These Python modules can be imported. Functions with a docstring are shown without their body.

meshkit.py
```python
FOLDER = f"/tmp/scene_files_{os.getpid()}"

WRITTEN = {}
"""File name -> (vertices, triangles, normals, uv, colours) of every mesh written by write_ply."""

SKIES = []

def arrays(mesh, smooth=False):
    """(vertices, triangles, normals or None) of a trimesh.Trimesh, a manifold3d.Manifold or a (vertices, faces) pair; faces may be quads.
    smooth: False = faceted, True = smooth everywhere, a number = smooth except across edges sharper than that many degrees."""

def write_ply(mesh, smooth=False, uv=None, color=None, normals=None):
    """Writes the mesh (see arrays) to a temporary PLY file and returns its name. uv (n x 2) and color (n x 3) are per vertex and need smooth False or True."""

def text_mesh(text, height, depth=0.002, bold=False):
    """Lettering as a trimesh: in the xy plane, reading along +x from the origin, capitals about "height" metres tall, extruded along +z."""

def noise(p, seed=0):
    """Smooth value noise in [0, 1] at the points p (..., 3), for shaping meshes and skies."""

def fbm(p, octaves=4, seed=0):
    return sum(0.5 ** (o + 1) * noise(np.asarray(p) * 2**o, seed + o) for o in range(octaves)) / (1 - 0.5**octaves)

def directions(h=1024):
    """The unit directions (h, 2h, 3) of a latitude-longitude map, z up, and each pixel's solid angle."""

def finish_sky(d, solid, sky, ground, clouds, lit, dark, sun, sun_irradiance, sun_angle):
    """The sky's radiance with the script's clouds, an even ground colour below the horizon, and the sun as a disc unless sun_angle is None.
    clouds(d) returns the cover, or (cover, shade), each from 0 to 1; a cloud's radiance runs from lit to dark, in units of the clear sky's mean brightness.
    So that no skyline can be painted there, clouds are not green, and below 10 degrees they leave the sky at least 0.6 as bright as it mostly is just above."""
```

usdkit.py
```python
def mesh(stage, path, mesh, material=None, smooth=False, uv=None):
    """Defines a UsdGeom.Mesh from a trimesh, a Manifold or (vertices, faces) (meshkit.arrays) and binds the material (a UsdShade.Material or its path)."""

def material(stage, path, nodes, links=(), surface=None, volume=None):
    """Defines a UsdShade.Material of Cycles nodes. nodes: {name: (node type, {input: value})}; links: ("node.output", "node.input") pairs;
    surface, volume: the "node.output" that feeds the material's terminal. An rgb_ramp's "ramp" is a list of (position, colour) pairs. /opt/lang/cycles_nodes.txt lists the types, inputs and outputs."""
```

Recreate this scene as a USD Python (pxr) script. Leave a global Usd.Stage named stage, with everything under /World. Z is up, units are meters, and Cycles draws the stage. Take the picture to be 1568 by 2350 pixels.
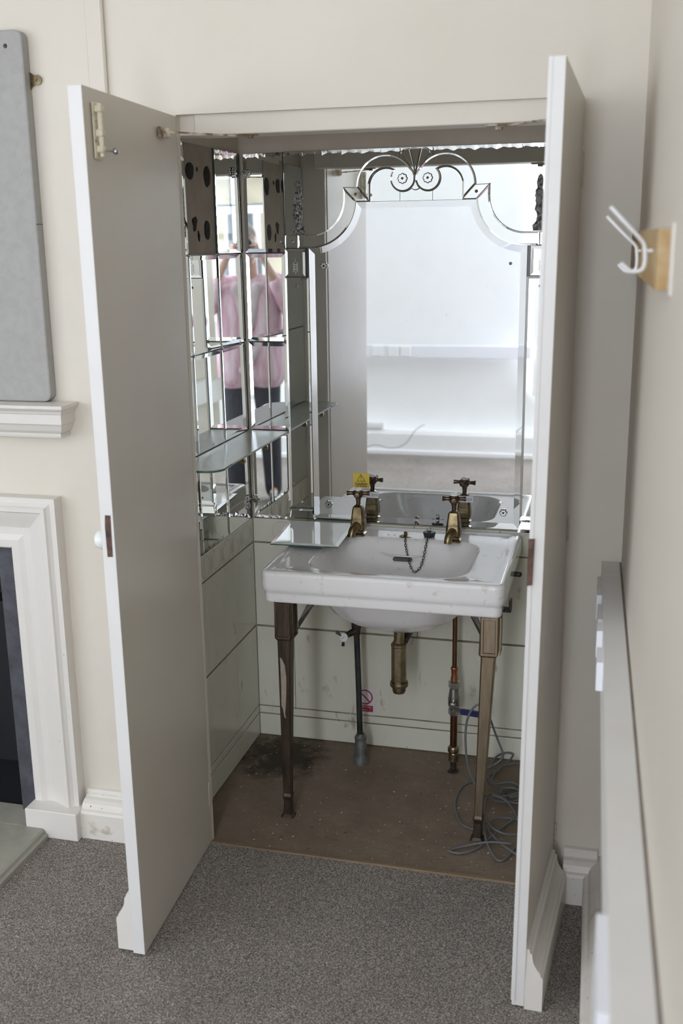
import math, random
import numpy as np, trimesh, usdkit, meshkit
import manifold3d as m3
from shapely.geometry import Polygon, Point, LineString, box as sbox
from shapely.ops import unary_union
from shapely import affinity
from pxr import Usd, UsdGeom, UsdLux, Gf, Sdf
rnd = random.Random(7)
stage = Usd.Stage.CreateInMemory()
UsdGeom.SetStageUpAxis(stage, UsdGeom.Tokens.z)
UsdGeom.SetStageMetersPerUnit(stage, 1.0)
UsdGeom.Xform.Define(stage, '/World')
UsdGeom.Scope.Define(stage, '/World/Looks')

# ---------------------------------------------------------------- camera, light, exposure
YAW, PITCH, ROLL, FPX = 0.2550, 0.2507, -0.0141, 2418.3
CAM = np.array([1.0735, -2.5677, 1.70])
FWD = np.array([-math.sin(YAW) * math.cos(PITCH), math.cos(YAW) * math.cos(PITCH), -math.sin(PITCH)])
_r = np.array([math.cos(YAW), math.sin(YAW), 0.0]); _u = np.cross(_r, FWD)
RGT = math.cos(ROLL) * _r + math.sin(ROLL) * _u
UPV = -math.sin(ROLL) * _r + math.cos(ROLL) * _u
cam = UsdGeom.Camera.Define(stage, '/World/view')
cam.CreateHorizontalApertureAttr(24.0); cam.CreateVerticalApertureAttr(24.0 * 2350 / 1568)
cam.CreateFocalLengthAttr(FPX / 1568 * 24.0)
cam.CreateFStopAttr(3.4); cam.CreateFocusDistanceAttr(3.15)
cam.CreateClippingRangeAttr(Gf.Vec2f(0.02, 200))
cam.CreateExposureAttr(-0.78)
M = Gf.Matrix4d(*[float(x) for x in (*RGT, 0, *UPV, 0, *(-FWD), 0, *CAM, 1)])
UsdGeom.Xformable(cam).AddTransformOp().Set(M)

dome = UsdLux.DomeLight.Define(stage, '/World/sky')
dome.CreateIntensityAttr(1.6); dome.CreateColorAttr(Gf.Vec3f(0.86, 0.93, 1.0))
def area_light(name, pos, rot, w, h, power, col):
    l = UsdLux.RectLight.Define(stage, '/World/' + name)
    l.CreateWidthAttr(w); l.CreateHeightAttr(h); l.CreateIntensityAttr(power); l.CreateColorAttr(Gf.Vec3f(*col))
    l.AddTranslateOp().Set(Gf.Vec3d(*pos)); l.AddRotateXYZOp().Set(Gf.Vec3f(rot[0], rot[1], 0))
LC = (0.86, 0.93, 1.04)
area_light('daylight_west', (-3.46, -2.95, 1.85), (0, -90), 1.9, 2.1, 2.3, LC)   # daylight in the side windows
area_light('daylight_east', (2.66, -3.35, 1.85), (0, 90), 1.9, 1.8, 11.5, LC)
area_light('added_rear_light', (-2.2, -4.53, 1.85), (90, 0), 1.7, 1.8, 3.0, LC)  # added light, lifts the surfaces that face the room
area_light('added_middle_light', (0.67, -4.53, 1.65), (90, 0), 0.44, 2.2, 31.0, LC)  # added light out of view, brightens the alcove and the right recess

# ---------------------------------------------------------------- helpers
names = {}
def numbered(parent, name):
    k = names.get((parent, name), 0); names[(parent, name)] = k + 1
    return name if k == 0 else '%s_%03d' % (name, k)
BASE = {}
def tag(p, label=None, cat=None, group=None, kind=None):
    p = p.GetPrim() if hasattr(p, 'GetPrim') else p
    for k, v in (('label', label), ('category', cat), ('group', group), ('kind', kind)):
        if v: p.SetCustomDataByKey(k, v)
    return p
def thing(name, label, cat, base=(0, 0, 0), group=None):
    path = '/World/' + numbered('/World', name)
    x = UsdGeom.Xform.Define(stage, path); x.AddTranslateOp().Set(Gf.Vec3d(*base))
    BASE[path] = np.array(base, float)
    return tag(x, label, cat, group)
def holder(name, parent):
    p = str(parent.GetPath()); path = p + '/' + numbered(p, name)
    BASE[path] = BASE.get(p, np.zeros(3))
    return UsdGeom.Xform.Define(stage, path).GetPrim()
def arr(m, smooth):
    if isinstance(m, m3.Manifold):
        t = m.to_mesh(); m = trimesh.Trimesh(t.vert_properties[:, :3], t.tri_verts, process=False)
    if isinstance(m, (list, tuple)) and not isinstance(m[0], np.ndarray):
        m = trimesh.util.concatenate([arr(x, smooth) for x in m])
    return m
def obj(name, mesh, mat, parent=None, smooth=False, label=None):
    p = str(parent.GetPath()) if parent is not None else '/World'
    path = p + '/' + numbered(p, name)
    mesh = arr(mesh, smooth).copy()
    b = BASE.get(p, np.zeros(3)); BASE[path] = b
    mesh.vertices = mesh.vertices - b
    prim = usdkit.mesh(stage, path, mesh, LK[mat], smooth=smooth).GetPrim()
    if label: prim.SetCustomDataByKey('label', label)
    return prim
def struct(name, mesh, mat, smooth=False, label=None):
    return tag(obj(name, mesh, mat, None, smooth), label, None, None, 'structure')

def cat(*ms):
    out = []
    for m in ms: out += m if isinstance(m, list) else [m]
    return trimesh.util.concatenate([arr(m, False) for m in out])
def hull(pts): return trimesh.convex.convex_hull(np.asarray(pts, float))
def cbox(x0, x1, y0, y1, z0, z1, b=0.0):
    if b <= 0: m = trimesh.creation.box([x1 - x0, y1 - y0, z1 - z0]); m.apply_translation([(x0 + x1) / 2, (y0 + y1) / 2, (z0 + z1) / 2]); return m
    P = []
    for sx in (0, 1):
        for sy in (0, 1):
            for sz in (0, 1):
                c = np.array([(x0, x1)[sx], (y0, y1)[sy], (z0, z1)[sz]]); d = np.array([1 - 2 * sx, 1 - 2 * sy, 1 - 2 * sz]) * b
                for k in range(3):
                    q = c + d; q[k] = c[k]; P.append(q)
    return hull(P)
def quadsolid(a, b):
    """convex solid through two loops of points"""
    return hull(list(a) + list(b))
def catmull(P, n=8, closed=False):
    P = np.asarray(P, float); N = len(P); out = []
    for i in range(N if closed else N - 1):
        p0, p1, p2, p3 = (P[(i + k) % N] for k in (-1, 0, 1, 2)) if closed else (P[max(i - 1, 0)], P[i], P[i + 1], P[min(i + 2, N - 1)])
        for t in np.linspace(0, 1, n, endpoint=False):
            out.append(0.5 * (2 * p1 + (p2 - p0) * t + (2 * p0 - 5 * p1 + 4 * p2 - p3) * t * t + (3 * p1 - p0 - 3 * p2 + p3) * t ** 3))
    if not closed: out.append(P[-1])
    return np.array(out)
def tube(P, r, n=10, cap=True, closed=False):
    P = np.asarray(P, float); r = np.full(len(P), r) if np.isscalar(r) else np.asarray(r, float)
    T = np.gradient(P, axis=0) if not closed else np.roll(P, -1, 0) - np.roll(P, 1, 0)
    T /= np.maximum(np.linalg.norm(T, axis=1, keepdims=True), 1e-9)
    a = np.array([0, 0, 1.0]) if abs(T[0][2]) < 0.9 else np.array([1.0, 0, 0])
    N = np.cross(T[0], a); N /= np.linalg.norm(N); V = []
    th = np.linspace(0, 2 * math.pi, n, endpoint=False)
    for i in range(len(P)):
        N = N - T[i] * (N @ T[i]); N /= np.linalg.norm(N); B = np.cross(T[i], N)
        V.append(P[i] + r[i] * (np.cos(th)[:, None] * N + np.sin(th)[:, None] * B))
    V = np.vstack(V); F = []; L = len(P)
    for i in range(L if closed else L - 1):
        for k in range(n):
            a0, a1 = i * n + k, i * n + (k + 1) % n; b0, b1 = ((i + 1) % L) * n + k, ((i + 1) % L) * n + (k + 1) % n
            F += [[a0, a1, b1], [a0, b1, b0]]
    if cap and not closed:
        V = np.vstack([V, P[0], P[-1]]); c0, c1 = len(V) - 2, len(V) - 1
        for k in range(n): F += [[c0, (k + 1) % n, k], [c1, (L - 1) * n + k, (L - 1) * n + (k + 1) % n]]
    m = trimesh.Trimesh(V, F, process=False); m.fix_normals(); return m
def lathe(prof, at, axis=(0, 0, 1), n=24, rot=0.0):
    """profile [(radius, height)] turned about axis through at"""
    th = np.linspace(0, 2 * math.pi, n, endpoint=False) + rot
    V, F = [], []
    for r, h in prof:
        for t in th: V.append((max(r, 1e-5) * math.cos(t), max(r, 1e-5) * math.sin(t), h))
    L = len(prof)
    for i in range(L - 1):
        for k in range(n):
            F += [[i * n + k, i * n + (k + 1) % n, (i + 1) * n + (k + 1) % n], [i * n + k, (i + 1) * n + (k + 1) % n, (i + 1) * n + k]]
    V += [(0, 0, prof[0][1]), (0, 0, prof[-1][1])]
    for k in range(n): F += [[L * n, (k + 1) % n, k], [L * n + 1, (L - 1) * n + k, (L - 1) * n + (k + 1) % n]]
    m = trimesh.Trimesh(np.array(V), F, process=False)
    m.apply_transform(trimesh.geometry.align_vectors([0, 0, 1], np.asarray(axis, float))); m.apply_translation(at); return m
def ball(c, r, sx=1, sy=1, sz=1, sub=2):
    m = trimesh.creation.icosphere(sub, r); m.vertices = m.vertices * [sx, sy, sz] + np.asarray(c, float); return m
def cyl(a, b, r, n=16): return tube([a, b], r, n)
def loft(rings, cap=True):
    n = len(rings[0]); V = np.vstack(rings); F = []
    for i in range(len(rings) - 1):
        for k in range(n):
            a, b = i * n + k, i * n + (k + 1) % n
            F += [[a, b, b + n], [a, b + n, a + n]]
    if cap:
        V = np.vstack([V, np.mean(rings[0], 0), np.mean(rings[-1], 0)]); L = (len(rings) - 1) * n
        for k in range(n): F += [[len(V) - 2, (k + 1) % n, k], [len(V) - 1, L + k, L + (k + 1) % n]]
    m = trimesh.Trimesh(V, F, process=False); m.fix_normals(); return m
def rrect(x0, x1, y0, y1, r, z, n=8):
    out = []
    for cx, cy, a in ((x1 - r, y0 + r, -90), (x1 - r, y1 - r, 0), (x0 + r, y1 - r, 90), (x0 + r, y0 + r, 180)):
        for t in np.linspace(a, a + 90, n): out.append((cx + r * math.cos(math.radians(t)), cy + r * math.sin(math.radians(t)), z))
    return np.array(out)
def tri(poly): return trimesh.creation.triangulate_polygon(poly, engine='earcut')
def polys(g): return [p for p in getattr(g, 'geoms', [g]) if p.area > 1e-9]
# frames: 2-D (a, b) and height h towards the viewer -> world
def on_back(Y): return lambda a, b, h: np.stack([a, Y - h, b], -1)
def on_left(X): return lambda a, b, h: np.stack([X + h, a, b], -1)
def on_right(X): return lambda a, b, h: np.stack([X - h, a, b], -1)
def on_flat(Z): return lambda a, b, h: np.stack([a, b, Z + h], -1)
def ext(poly, frame, h0, h1):
    out = []
    for p in polys(poly):
        m = trimesh.creation.extrude_polygon(p, 1.0, engine='earcut'); v = m.vertices
        m.vertices = frame(v[:, 0], v[:, 1], h0 + (h1 - h0) * v[:, 2]); m.fix_normals(); out.append(m)
    return cat(*out)
def mitre(c, w):
    """each corner of the closed outline c moved inwards by w along its mitre"""
    c = np.asarray(c, float); e = np.roll(c, -1, 0) - c; e /= np.maximum(np.linalg.norm(e, axis=1, keepdims=True), 1e-12)
    n = np.stack([-e[:, 1], e[:, 0]], 1); p = np.roll(n, 1, 0); m = n + p; m /= np.maximum((m * m).sum(1, keepdims=True), 0.25) * 0.5
    return c + m * w
def plate(poly, frame, t, bw, bd, inner=None):
    """glass plate standing t proud: (silvered face, glass edge). The bevelled rim of width bw is given as the silvering is seen through it:
    a wedge of glass turns the view towards its thick side, as a rim raised by bd would."""
    faces, edges = [], []
    poly = Polygon(poly.exterior).simplify(0.00002); c = np.array(poly.exterior.coords)[:-1]
    if not poly.exterior.is_ccw: c = c[::-1]
    n = len(c)
    if inner is None:
        ci = mitre(c, bw); inner = Polygon(ci); ok = inner.is_valid
        if not ok: inner = poly.buffer(-bw, join_style=2)
    else: ok = False
    for p in polys(inner):
        v, f = tri(p); faces.append(trimesh.Trimesh(frame(v[:, 0], v[:, 1], np.full(len(v), t)), f, process=False))
    if ok:
        V = np.vstack([frame(c[:, 0], c[:, 1], np.full(n, t + bd)), frame(ci[:, 0], ci[:, 1], np.full(n, t))]); F = []
        for k in range(n): j = (k + 1) % n; F += [[k, j, n + j], [k, n + j, n + k]]
        faces.append(trimesh.Trimesh(V, F, process=False))
    elif len(polys(inner)) == 1:                 # walk both outlines together, always along the shorter diagonal
        A = np.array(poly.segmentize(.0022).exterior.coords)[:-1]; B = np.array(polys(inner)[0].segmentize(.0022).exterior.coords)[:-1]
        if not poly.exterior.is_ccw: A = A[::-1]
        if not polys(inner)[0].exterior.is_ccw: B = B[::-1]
        B = np.roll(B, -int(np.argmin(((B - A[0]) ** 2).sum(1))), 0); na, nb = len(A), len(B); jj = [0]; F = []
        for i in range(1, na):
            w = np.arange(jj[-1], min(jj[-1] + 14, nb)); jj.append(int(w[np.argmin(((B[w % nb] - A[i]) ** 2).sum(1))]))
        jj.append(nb)
        for i in range(na):
            F.append([i, (i + 1) % na, na + jj[i] % nb])
            for j in range(jj[i], jj[i + 1]): F.append([(i + 1) % na, na + (j + 1) % nb, na + j % nb])
        V = np.vstack([frame(A[:, 0], A[:, 1], np.full(na, t + bd)), frame(B[:, 0], B[:, 1], np.full(nb, t))]); faces.append(trimesh.Trimesh(V, F, process=False))
    else:
        for p in polys(poly.difference(inner)):
            v, f = tri(p); d = np.array([poly.exterior.distance(Point(q)) for q in v])
            faces.append(trimesh.Trimesh(frame(v[:, 0], v[:, 1], np.where(d < 1e-6, t + bd, t)), f, process=False))
    V = np.vstack([frame(c[:, 0], c[:, 1], np.zeros(n)), frame(c[:, 0], c[:, 1], np.full(n, t + bd))])
    F = []
    for k in range(n): j = (k + 1) % n; F += [[k, j, n + j], [k, n + j, n + k]]
    return trimesh.util.concatenate(faces), trimesh.Trimesh(V, F, process=False)
def rot_about(m, c, ax, ang):
    m.apply_transform(trimesh.transformations.rotation_matrix(ang, ax, c)); return m
def arc(cx, cy, r, a0, a1, n=24):
    return [(cx + r * math.cos(math.radians(t)), cy + r * math.sin(math.radians(t))) for t in np.linspace(a0, a1, n)]
def letters(s, height, center, frame, h=0.0004, bold=False):
    m = meshkit.text_mesh(s, height, 0.0003, bold); v = m.vertices; c = (v.max(0) + v.min(0)) / 2
    m.vertices = frame(v[:, 0] - c[0] + center[0], v[:, 1] - c[1] + center[1], v[:, 2] + h); return m

# ---------------------------------------------------------------- materials
LK = {}
def mat(name, c, c2=None, scale=6.0, rough=0.5, metal=0.0, bump=None, lo=0.35, hi=0.65, stretch=None, spec=0.5, trans=0.0, detail=4, coat=0, extra=None):
    n = {'g': ('geometry', {}), 'p': ('principled_bsdf', {'base_color': c, 'roughness': rough, 'metallic': metal, 'specular_ior_level': spec, 'transmission_weight': trans, 'coat_weight': coat})}
    L = []; src = 'g.position'
    if stretch: n['map'] = ('mapping', {'scale': stretch}); L.append(('g.position', 'map.vector')); src = 'map.vector'
    if c2:
        n['n'] = ('noise_texture', {'scale': scale, 'detail': detail, 'roughness': 0.6}); n['r'] = ('rgb_ramp', {'ramp': [(0, c), (lo, c), (hi, c2), (1, c2)]})
        L += [(src, 'n.vector'), ('n.fac', 'r.fac')]; col = 'r.color'
    if extra:                                     # specks or stains: (colour, scale, threshold, softness)
        for i, (ec, es, th, soft) in enumerate(extra):
            n['en%d' % i] = ('noise_texture', {'scale': es, 'detail': 3.0, 'roughness': 0.6}); n['er%d' % i] = ('map_range', {'from_min': th, 'from_max': th + soft, 'clamp': True}); n['em%d' % i] = ('mix_color', {'a': c, 'b': ec})
            L += [(src, 'en%d.vector' % i), ('en%d.fac' % i, 'er%d.value' % i), ('er%d.result' % i, 'em%d.fac' % i)]
            if c2 or i: L.append((col, 'em%d.a' % i))
            col = 'em%d.result' % i
    if c2 or extra: L.append((col, 'p.base_color'))
    if bump:
        n['bn'] = ('noise_texture', {'scale': bump[0], 'detail': 4.0}); n['b'] = ('bump', {'strength': bump[1], 'distance': bump[2]})
        L += [(src, 'bn.vector'), ('bn.fac', 'b.height'), ('b.normal', 'p.normal')]
    LK[name] = usdkit.material(stage, '/World/Looks/' + name, n, L, surface='p.BSDF')
CREAM, CREAM2 = (0.72, 0.66, 0.57), (0.70, 0.635, 0.54)
mat('wall_paint', CREAM, CREAM2, 2.0, 0.5, bump=(60, 0.12, 0.004))
mat('white_paint', (0.745, 0.705, 0.655), (0.725, 0.685, 0.63), 3.0, 0.38, bump=(50, 0.12, 0.004), extra=[((0.20, 0.18, 0.16), 55, 0.76, 0.02)])
mat('chipped_paint', (0.78, 0.735, 0.675), (0.74, 0.69, 0.62), 6.0, 0.42, bump=(50, 0.2, 0.004), extra=[((0.10, 0.085, 0.075), 70, 0.70, 0.02), ((0.50, 0.43, 0.34), 14, 0.62, 0.12)])
mat('door_paint', (0.61, 0.56, 0.485), (0.58, 0.53, 0.455), 2.5, 0.30, bump=(40, 0.10, 0.004), extra=[((0.25, 0.22, 0.19), 45, 0.775, 0.02)])  # darker copy of the edge paint, shade on the leaf put into the colour
mat('room_white', (0.88, 0.88, 0.87), None, rough=0.6)
mat('alcove_paint', (0.66, 0.585, 0.485), (0.61, 0.535, 0.435), 8, 0.6, bump=(80, 0.1, 0.003))
mat('bare_plaster', (0.43, 0.365, 0.295), (0.37, 0.31, 0.245), 14, 0.7, bump=(90, 0.2, 0.004))
mat('adhesive', (0.012, 0.011, 0.010), (0.03, 0.026, 0.023), 60, 0.7, bump=(80, 0.6, 0.008), spec=0.2)
mat('grout', (0.13, 0.105, 0.07), (0.30, 0.27, 0.20), 9, 0.8)
mat('green_glass_panel', (0.745, 0.73, 0.62), (0.695, 0.675, 0.56), 5, 0.16, extra=[((0.36, 0.33, 0.24), 22, 0.64, 0.12), ((0.12, 0.10, 0.08), 60, 0.755, 0.02)], stretch=(1, 1, 0.45))
mat('etching', (0.45, 0.44, 0.35), None, rough=0.5)
mat('lit_edge_paint', (0.74, 0.72, 0.70), (0.72, 0.695, 0.67), 4, 0.35, extra=[((0.35, 0.28, 0.22), 45, 0.775, 0.02)])  # lighter copy of the door paint, daylight on the edges put into the colour
mat('board_grey', (0.385, 0.37, 0.35), (0.35, 0.335, 0.315), 40, 0.55, extra=[((0.20, 0.2, 0.2), 120, 0.72, 0.02)])
mat('slate', (0.085, 0.085, 0.10), (0.05, 0.05, 0.06), 12, 0.5, bump=(30, 0.5, 0.01), extra=[((0.5, 0.5, 0.5), 90, 0.77, 0.02)])
mat('soot', (0.012, 0.012, 0.015), None, rough=0.7)
mat('hearth_stone', (0.36, 0.35, 0.29), (0.30, 0.29, 0.24), 9, 0.5, bump=(40, 0.25, 0.004), extra=[((0.7, 0.7, 0.66), 60, 0.77, 0.02)])
mat('old_wood', (0.24, 0.165, 0.095), (0.17, 0.115, 0.07), 30, 0.6, stretch=(0.3, 3, 3), bump=(40, 0.3, 0.004))
mat('orange_wood', (0.40, 0.24, 0.085), (0.50, 0.36, 0.18), 14, 0.45, stretch=(2, 0.3, 2))
mat('dark_wood', (0.14, 0.07, 0.045), (0.05, 0.03, 0.025), 60, 0.7, bump=(90, 0.5, 0.006))
mat('ceramic', (0.86, 0.835, 0.825), (0.84, 0.81, 0.795), 6, 0.12, coat=0.3, extra=[((0.70, 0.655, 0.59), 28, 0.62, 0.12), ((0.30, 0.26, 0.21), 75, 0.765, 0.02)])
mat('porcelain', (0.85, 0.85, 0.83), None, rough=0.15)
mat('dark_brass', (0.10, 0.068, 0.05), (0.17, 0.12, 0.08), 50, 0.36, 1.0)
mat('brass', (0.34, 0.26, 0.145), (0.15, 0.11, 0.062), 40, 0.34, 1.0, bump=(60, 0.2, 0.003))
mat('leg_brass', (0.40, 0.325, 0.235), (0.31, 0.245, 0.17), 22, 0.42, 1.0, stretch=(3, 3, 0.5), bump=(70, 0.15, 0.003))
mat('leg_bronze', (0.13, 0.095, 0.07), (0.07, 0.055, 0.042), 18, 0.42, 0.8, stretch=(3, 3, 0.5), bump=(70, 0.25, 0.003))
mat('leg_patch', (0.42, 0.35, 0.29), (0.36, 0.29, 0.23), 60, 0.6, 0.2)
mat('trap_brass', (0.42, 0.35, 0.24), (0.25, 0.20, 0.13), 35, 0.30, 1.0, bump=(70, 0.2, 0.003))
mat('copper', (0.25, 0.125, 0.072), (0.14, 0.08, 0.052), 40, 0.35, 1.0, stretch=(2, 2, 0.7))
mat('bright_copper', (0.62, 0.30, 0.17), (0.48, 0.22, 0.12), 60, 0.28, 1.0)
mat('chrome', (0.45, 0.45, 0.44), (0.33, 0.33, 0.32), 60, 0.22, 1.0)
mat('lead', (0.075, 0.08, 0.075), (0.035, 0.038, 0.038), 30, 0.42, 0.6, bump=(50, 0.3, 0.004), stretch=(2, 2, 0.6))
mat('lead_pale', (0.24, 0.24, 0.225), (0.09, 0.09, 0.085), 26, 0.5, 0.5, bump=(50, 0.3, 0.004))
mat('iron', (0.045, 0.04, 0.036), (0.09, 0.075, 0.06), 50, 0.5, 0.7, bump=(90, 0.3, 0.004))
mat('chain_metal', (0.22, 0.21, 0.20), (0.10, 0.095, 0.09), 80, 0.35, 1.0)
mat('rubber', (0.025, 0.025, 0.027), None, rough=0.45)
mat('blue_plastic', (0.02, 0.025, 0.11), None, rough=0.35)
mat('cable_grey', (0.14, 0.14, 0.145), None, rough=0.45)
mat('wire_white', (0.78, 0.77, 0.78), None, rough=0.35)
mat('plastic_white', (0.86, 0.86, 0.90), None, rough=0.35)
mat('trunk_white', (0.80, 0.78, 0.76), (0.77, 0.74, 0.70), 5, 0.4)
mat('painted_metal', (0.74, 0.68, 0.52), (0.62, 0.56, 0.42), 40, 0.45, 0.0, extra=[((0.12, 0.09, 0.06), 50, 0.66, 0.03)])
mat('rusty_paint', (0.58, 0.50, 0.38), (0.17, 0.11, 0.065), 30, 0.6, lo=0.42, hi=0.58)
mat('gap_brown', (0.30, 0.245, 0.20), (0.22, 0.17, 0.14), 12, 0.8)  # brown tone of the strip between trunking and wall
mat('sign_yellow', (0.72, 0.52, 0.06), None, rough=0.4)
mat('sign_white', (0.68, 0.66, 0.70), None, rough=0.4)
mat('sign_black', (0.02, 0.02, 0.02), None, rough=0.4)
mat('sign_red', (0.36, 0.03, 0.045), None, rough=0.4)
mat('silver', (0.55, 0.55, 0.54), (0.42, 0.42, 0.41), 80, 0.22, 1.0)
mat('cast_glass', (0.80, 0.79, 0.79), (0.10, 0.095, 0.09), 110, 0.14, 0.9, bump=(160, 1.0, 0.012))  # silver and dark blotches paint in the sparkle of the glass
mat('glass_edge', (0.055, 0.10, 0.088), (0.10, 0.17, 0.15), 30, 0.15)
mat('groove', (0.06, 0.062, 0.055), None, rough=0.3)
mat('dusty_glass', (0.40, 0.405, 0.36), (0.36, 0.365, 0.325), 8, 0.28)
mat('shirt_pink', (0.56, 0.32, 0.39), (0.74, 0.60, 0.68), 9, 0.8, stretch=(3, 3, 0.4))
mat('undershirt', (0.50, 0.43, 0.45), (0.60, 0.54, 0.56), 8, 0.8)
mat('trousers', (0.03, 0.031, 0.045), (0.045, 0.046, 0.06), 60, 0.85)
mat('skin', (0.52, 0.33, 0.26), (0.55, 0.36, 0.29), 20, 0.5)
mat('hair', (0.32, 0.27, 0.26), (0.24, 0.20, 0.19), 60, 0.6)
mat('black_plastic', (0.03, 0.03, 0.035), None, rough=0.4)
mat('facade_stone', (0.52, 0.44, 0.33), (0.45, 0.38, 0.28), 1.5, 0.8)
mat('facade_pale', (0.70, 0.66, 0.58), None, rough=0.8)
mat('roof_slate', (0.16, 0.17, 0.19), (0.12, 0.13, 0.15), 3, 0.7)
mat('far_glass', (0.05, 0.06, 0.08), None, rough=0.1)
mat('ground', (0.20, 0.20, 0.20), None, rough=0.9)
mat('fallen_tile', (0.93, 0.94, 0.90), None, rough=0.05, coat=0.4, spec=0.6)  # near-white colour stands in for the bright reflection of a mirror
# mirror with a little dust and worn silvering
def mirror(name, col, th, rough):
    n = {'g': ('geometry', {}), 'a': ('noise_texture', {'scale': 150, 'detail': 2.0}), 'am': ('map_range', {'from_min': th, 'from_max': th + 0.03, 'to_min': 0.0, 'to_max': 0.45, 'clamp': True}),
         'b': ('noise_texture', {'scale': 5, 'detail': 3.0}), 'bm': ('map_range', {'from_min': 0.45, 'from_max': 0.8, 'to_min': 0.0, 'to_max': 0.06, 'clamp': True}), 's': ('math', {'math_type': 'add', 'use_clamp': True}),
         'm': ('principled_bsdf', {'base_color': col, 'metallic': 1.0, 'roughness': rough}), 'd': ('diffuse_bsdf', {'color': (0.62, 0.62, 0.60)}), 'x': ('mix_closure', {})}
    L = [('g.position', 'a.vector'), ('g.position', 'b.vector'), ('a.fac', 'am.value'), ('b.fac', 'bm.value'), ('am.result', 's.value1'), ('bm.result', 's.value2'), ('s.value', 'x.fac'), ('m.BSDF', 'x.closure1'), ('d.BSDF', 'x.closure2')]
    LK[name] = usdkit.material(stage, '/World/Looks/' + name, n, L, surface='x.closure')
mirror('mirror', (0.88, 0.905, 0.895), 0.79, 0.012)
mirror('mirror_dusty', (0.88, 0.90, 0.91), 0.765, 0.02)
# window pane
LK['pane'] = usdkit.material(stage, '/World/Looks/pane', {'f': ('fresnel', {'IOR': 1.45}), 't': ('transparent_bsdf', {}), 'q': ('glossy_bsdf', {'roughness': 0.01}), 'x': ('mix_closure', {})},
    [('f.fac', 'x.fac'), ('t.BSDF', 'x.closure1'), ('q.BSDF', 'x.closure2')], surface='x.closure')
# carpet: fine fleck of several greys
def carpet():
    n = {'g': ('geometry', {}), 'a0': ('voronoi_texture', {'scale': 400.0}), 'a1': ('rgb_to_bw', {}), 'a2': ('noise_texture', {'scale': 200, 'detail': 3.0, 'roughness': 0.75}), 'a': ('mix_float', {'fac': 0.60}), 'r': ('rgb_ramp', {'ramp': [(0.26, (0.07, 0.061, 0.054)), (0.40, (0.165, 0.143, 0.126)), (0.52, (0.28, 0.246, 0.217)), (0.64, (0.45, 0.40, 0.357)), (0.76, (0.70, 0.63, 0.565))]}),
         'b': ('noise_texture', {'scale': 3, 'detail': 3.0}), 'bm': ('map_range', {'from_min': 0.3, 'from_max': 0.7, 'to_min': 0.88, 'to_max': 1.08, 'clamp': True}), 'h': ('hsv', {'hue': 0.5, 'saturation': 1.0, 'value': 1.0}),
         'c': ('noise_texture', {'scale': 330, 'detail': 2.0}), 'u': ('bump', {'strength': 0.8, 'distance': 0.006}), 'p': ('principled_bsdf', {'roughness': 0.95, 'specular_ior_level': 0.15})}
    L = [('g.position', 'a0.vector'), ('g.position', 'a2.vector'), ('a0.color', 'a1.color'), ('a1.val', 'a.a'), ('a2.fac', 'a.b'), ('g.position', 'b.vector'), ('g.position', 'c.vector'), ('a.result', 'r.fac'), ('b.fac', 'bm.value'), ('bm.result', 'h.value'), ('r.color', 'h.color'), ('h.color', 'p.base_color'), ('c.fac', 'u.height'), ('u.normal', 'p.normal')]
    LK['carpet'] = usdkit.material(stage, '/World/Looks/carpet', n, L, surface='p.BSDF')
carpet()
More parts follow.
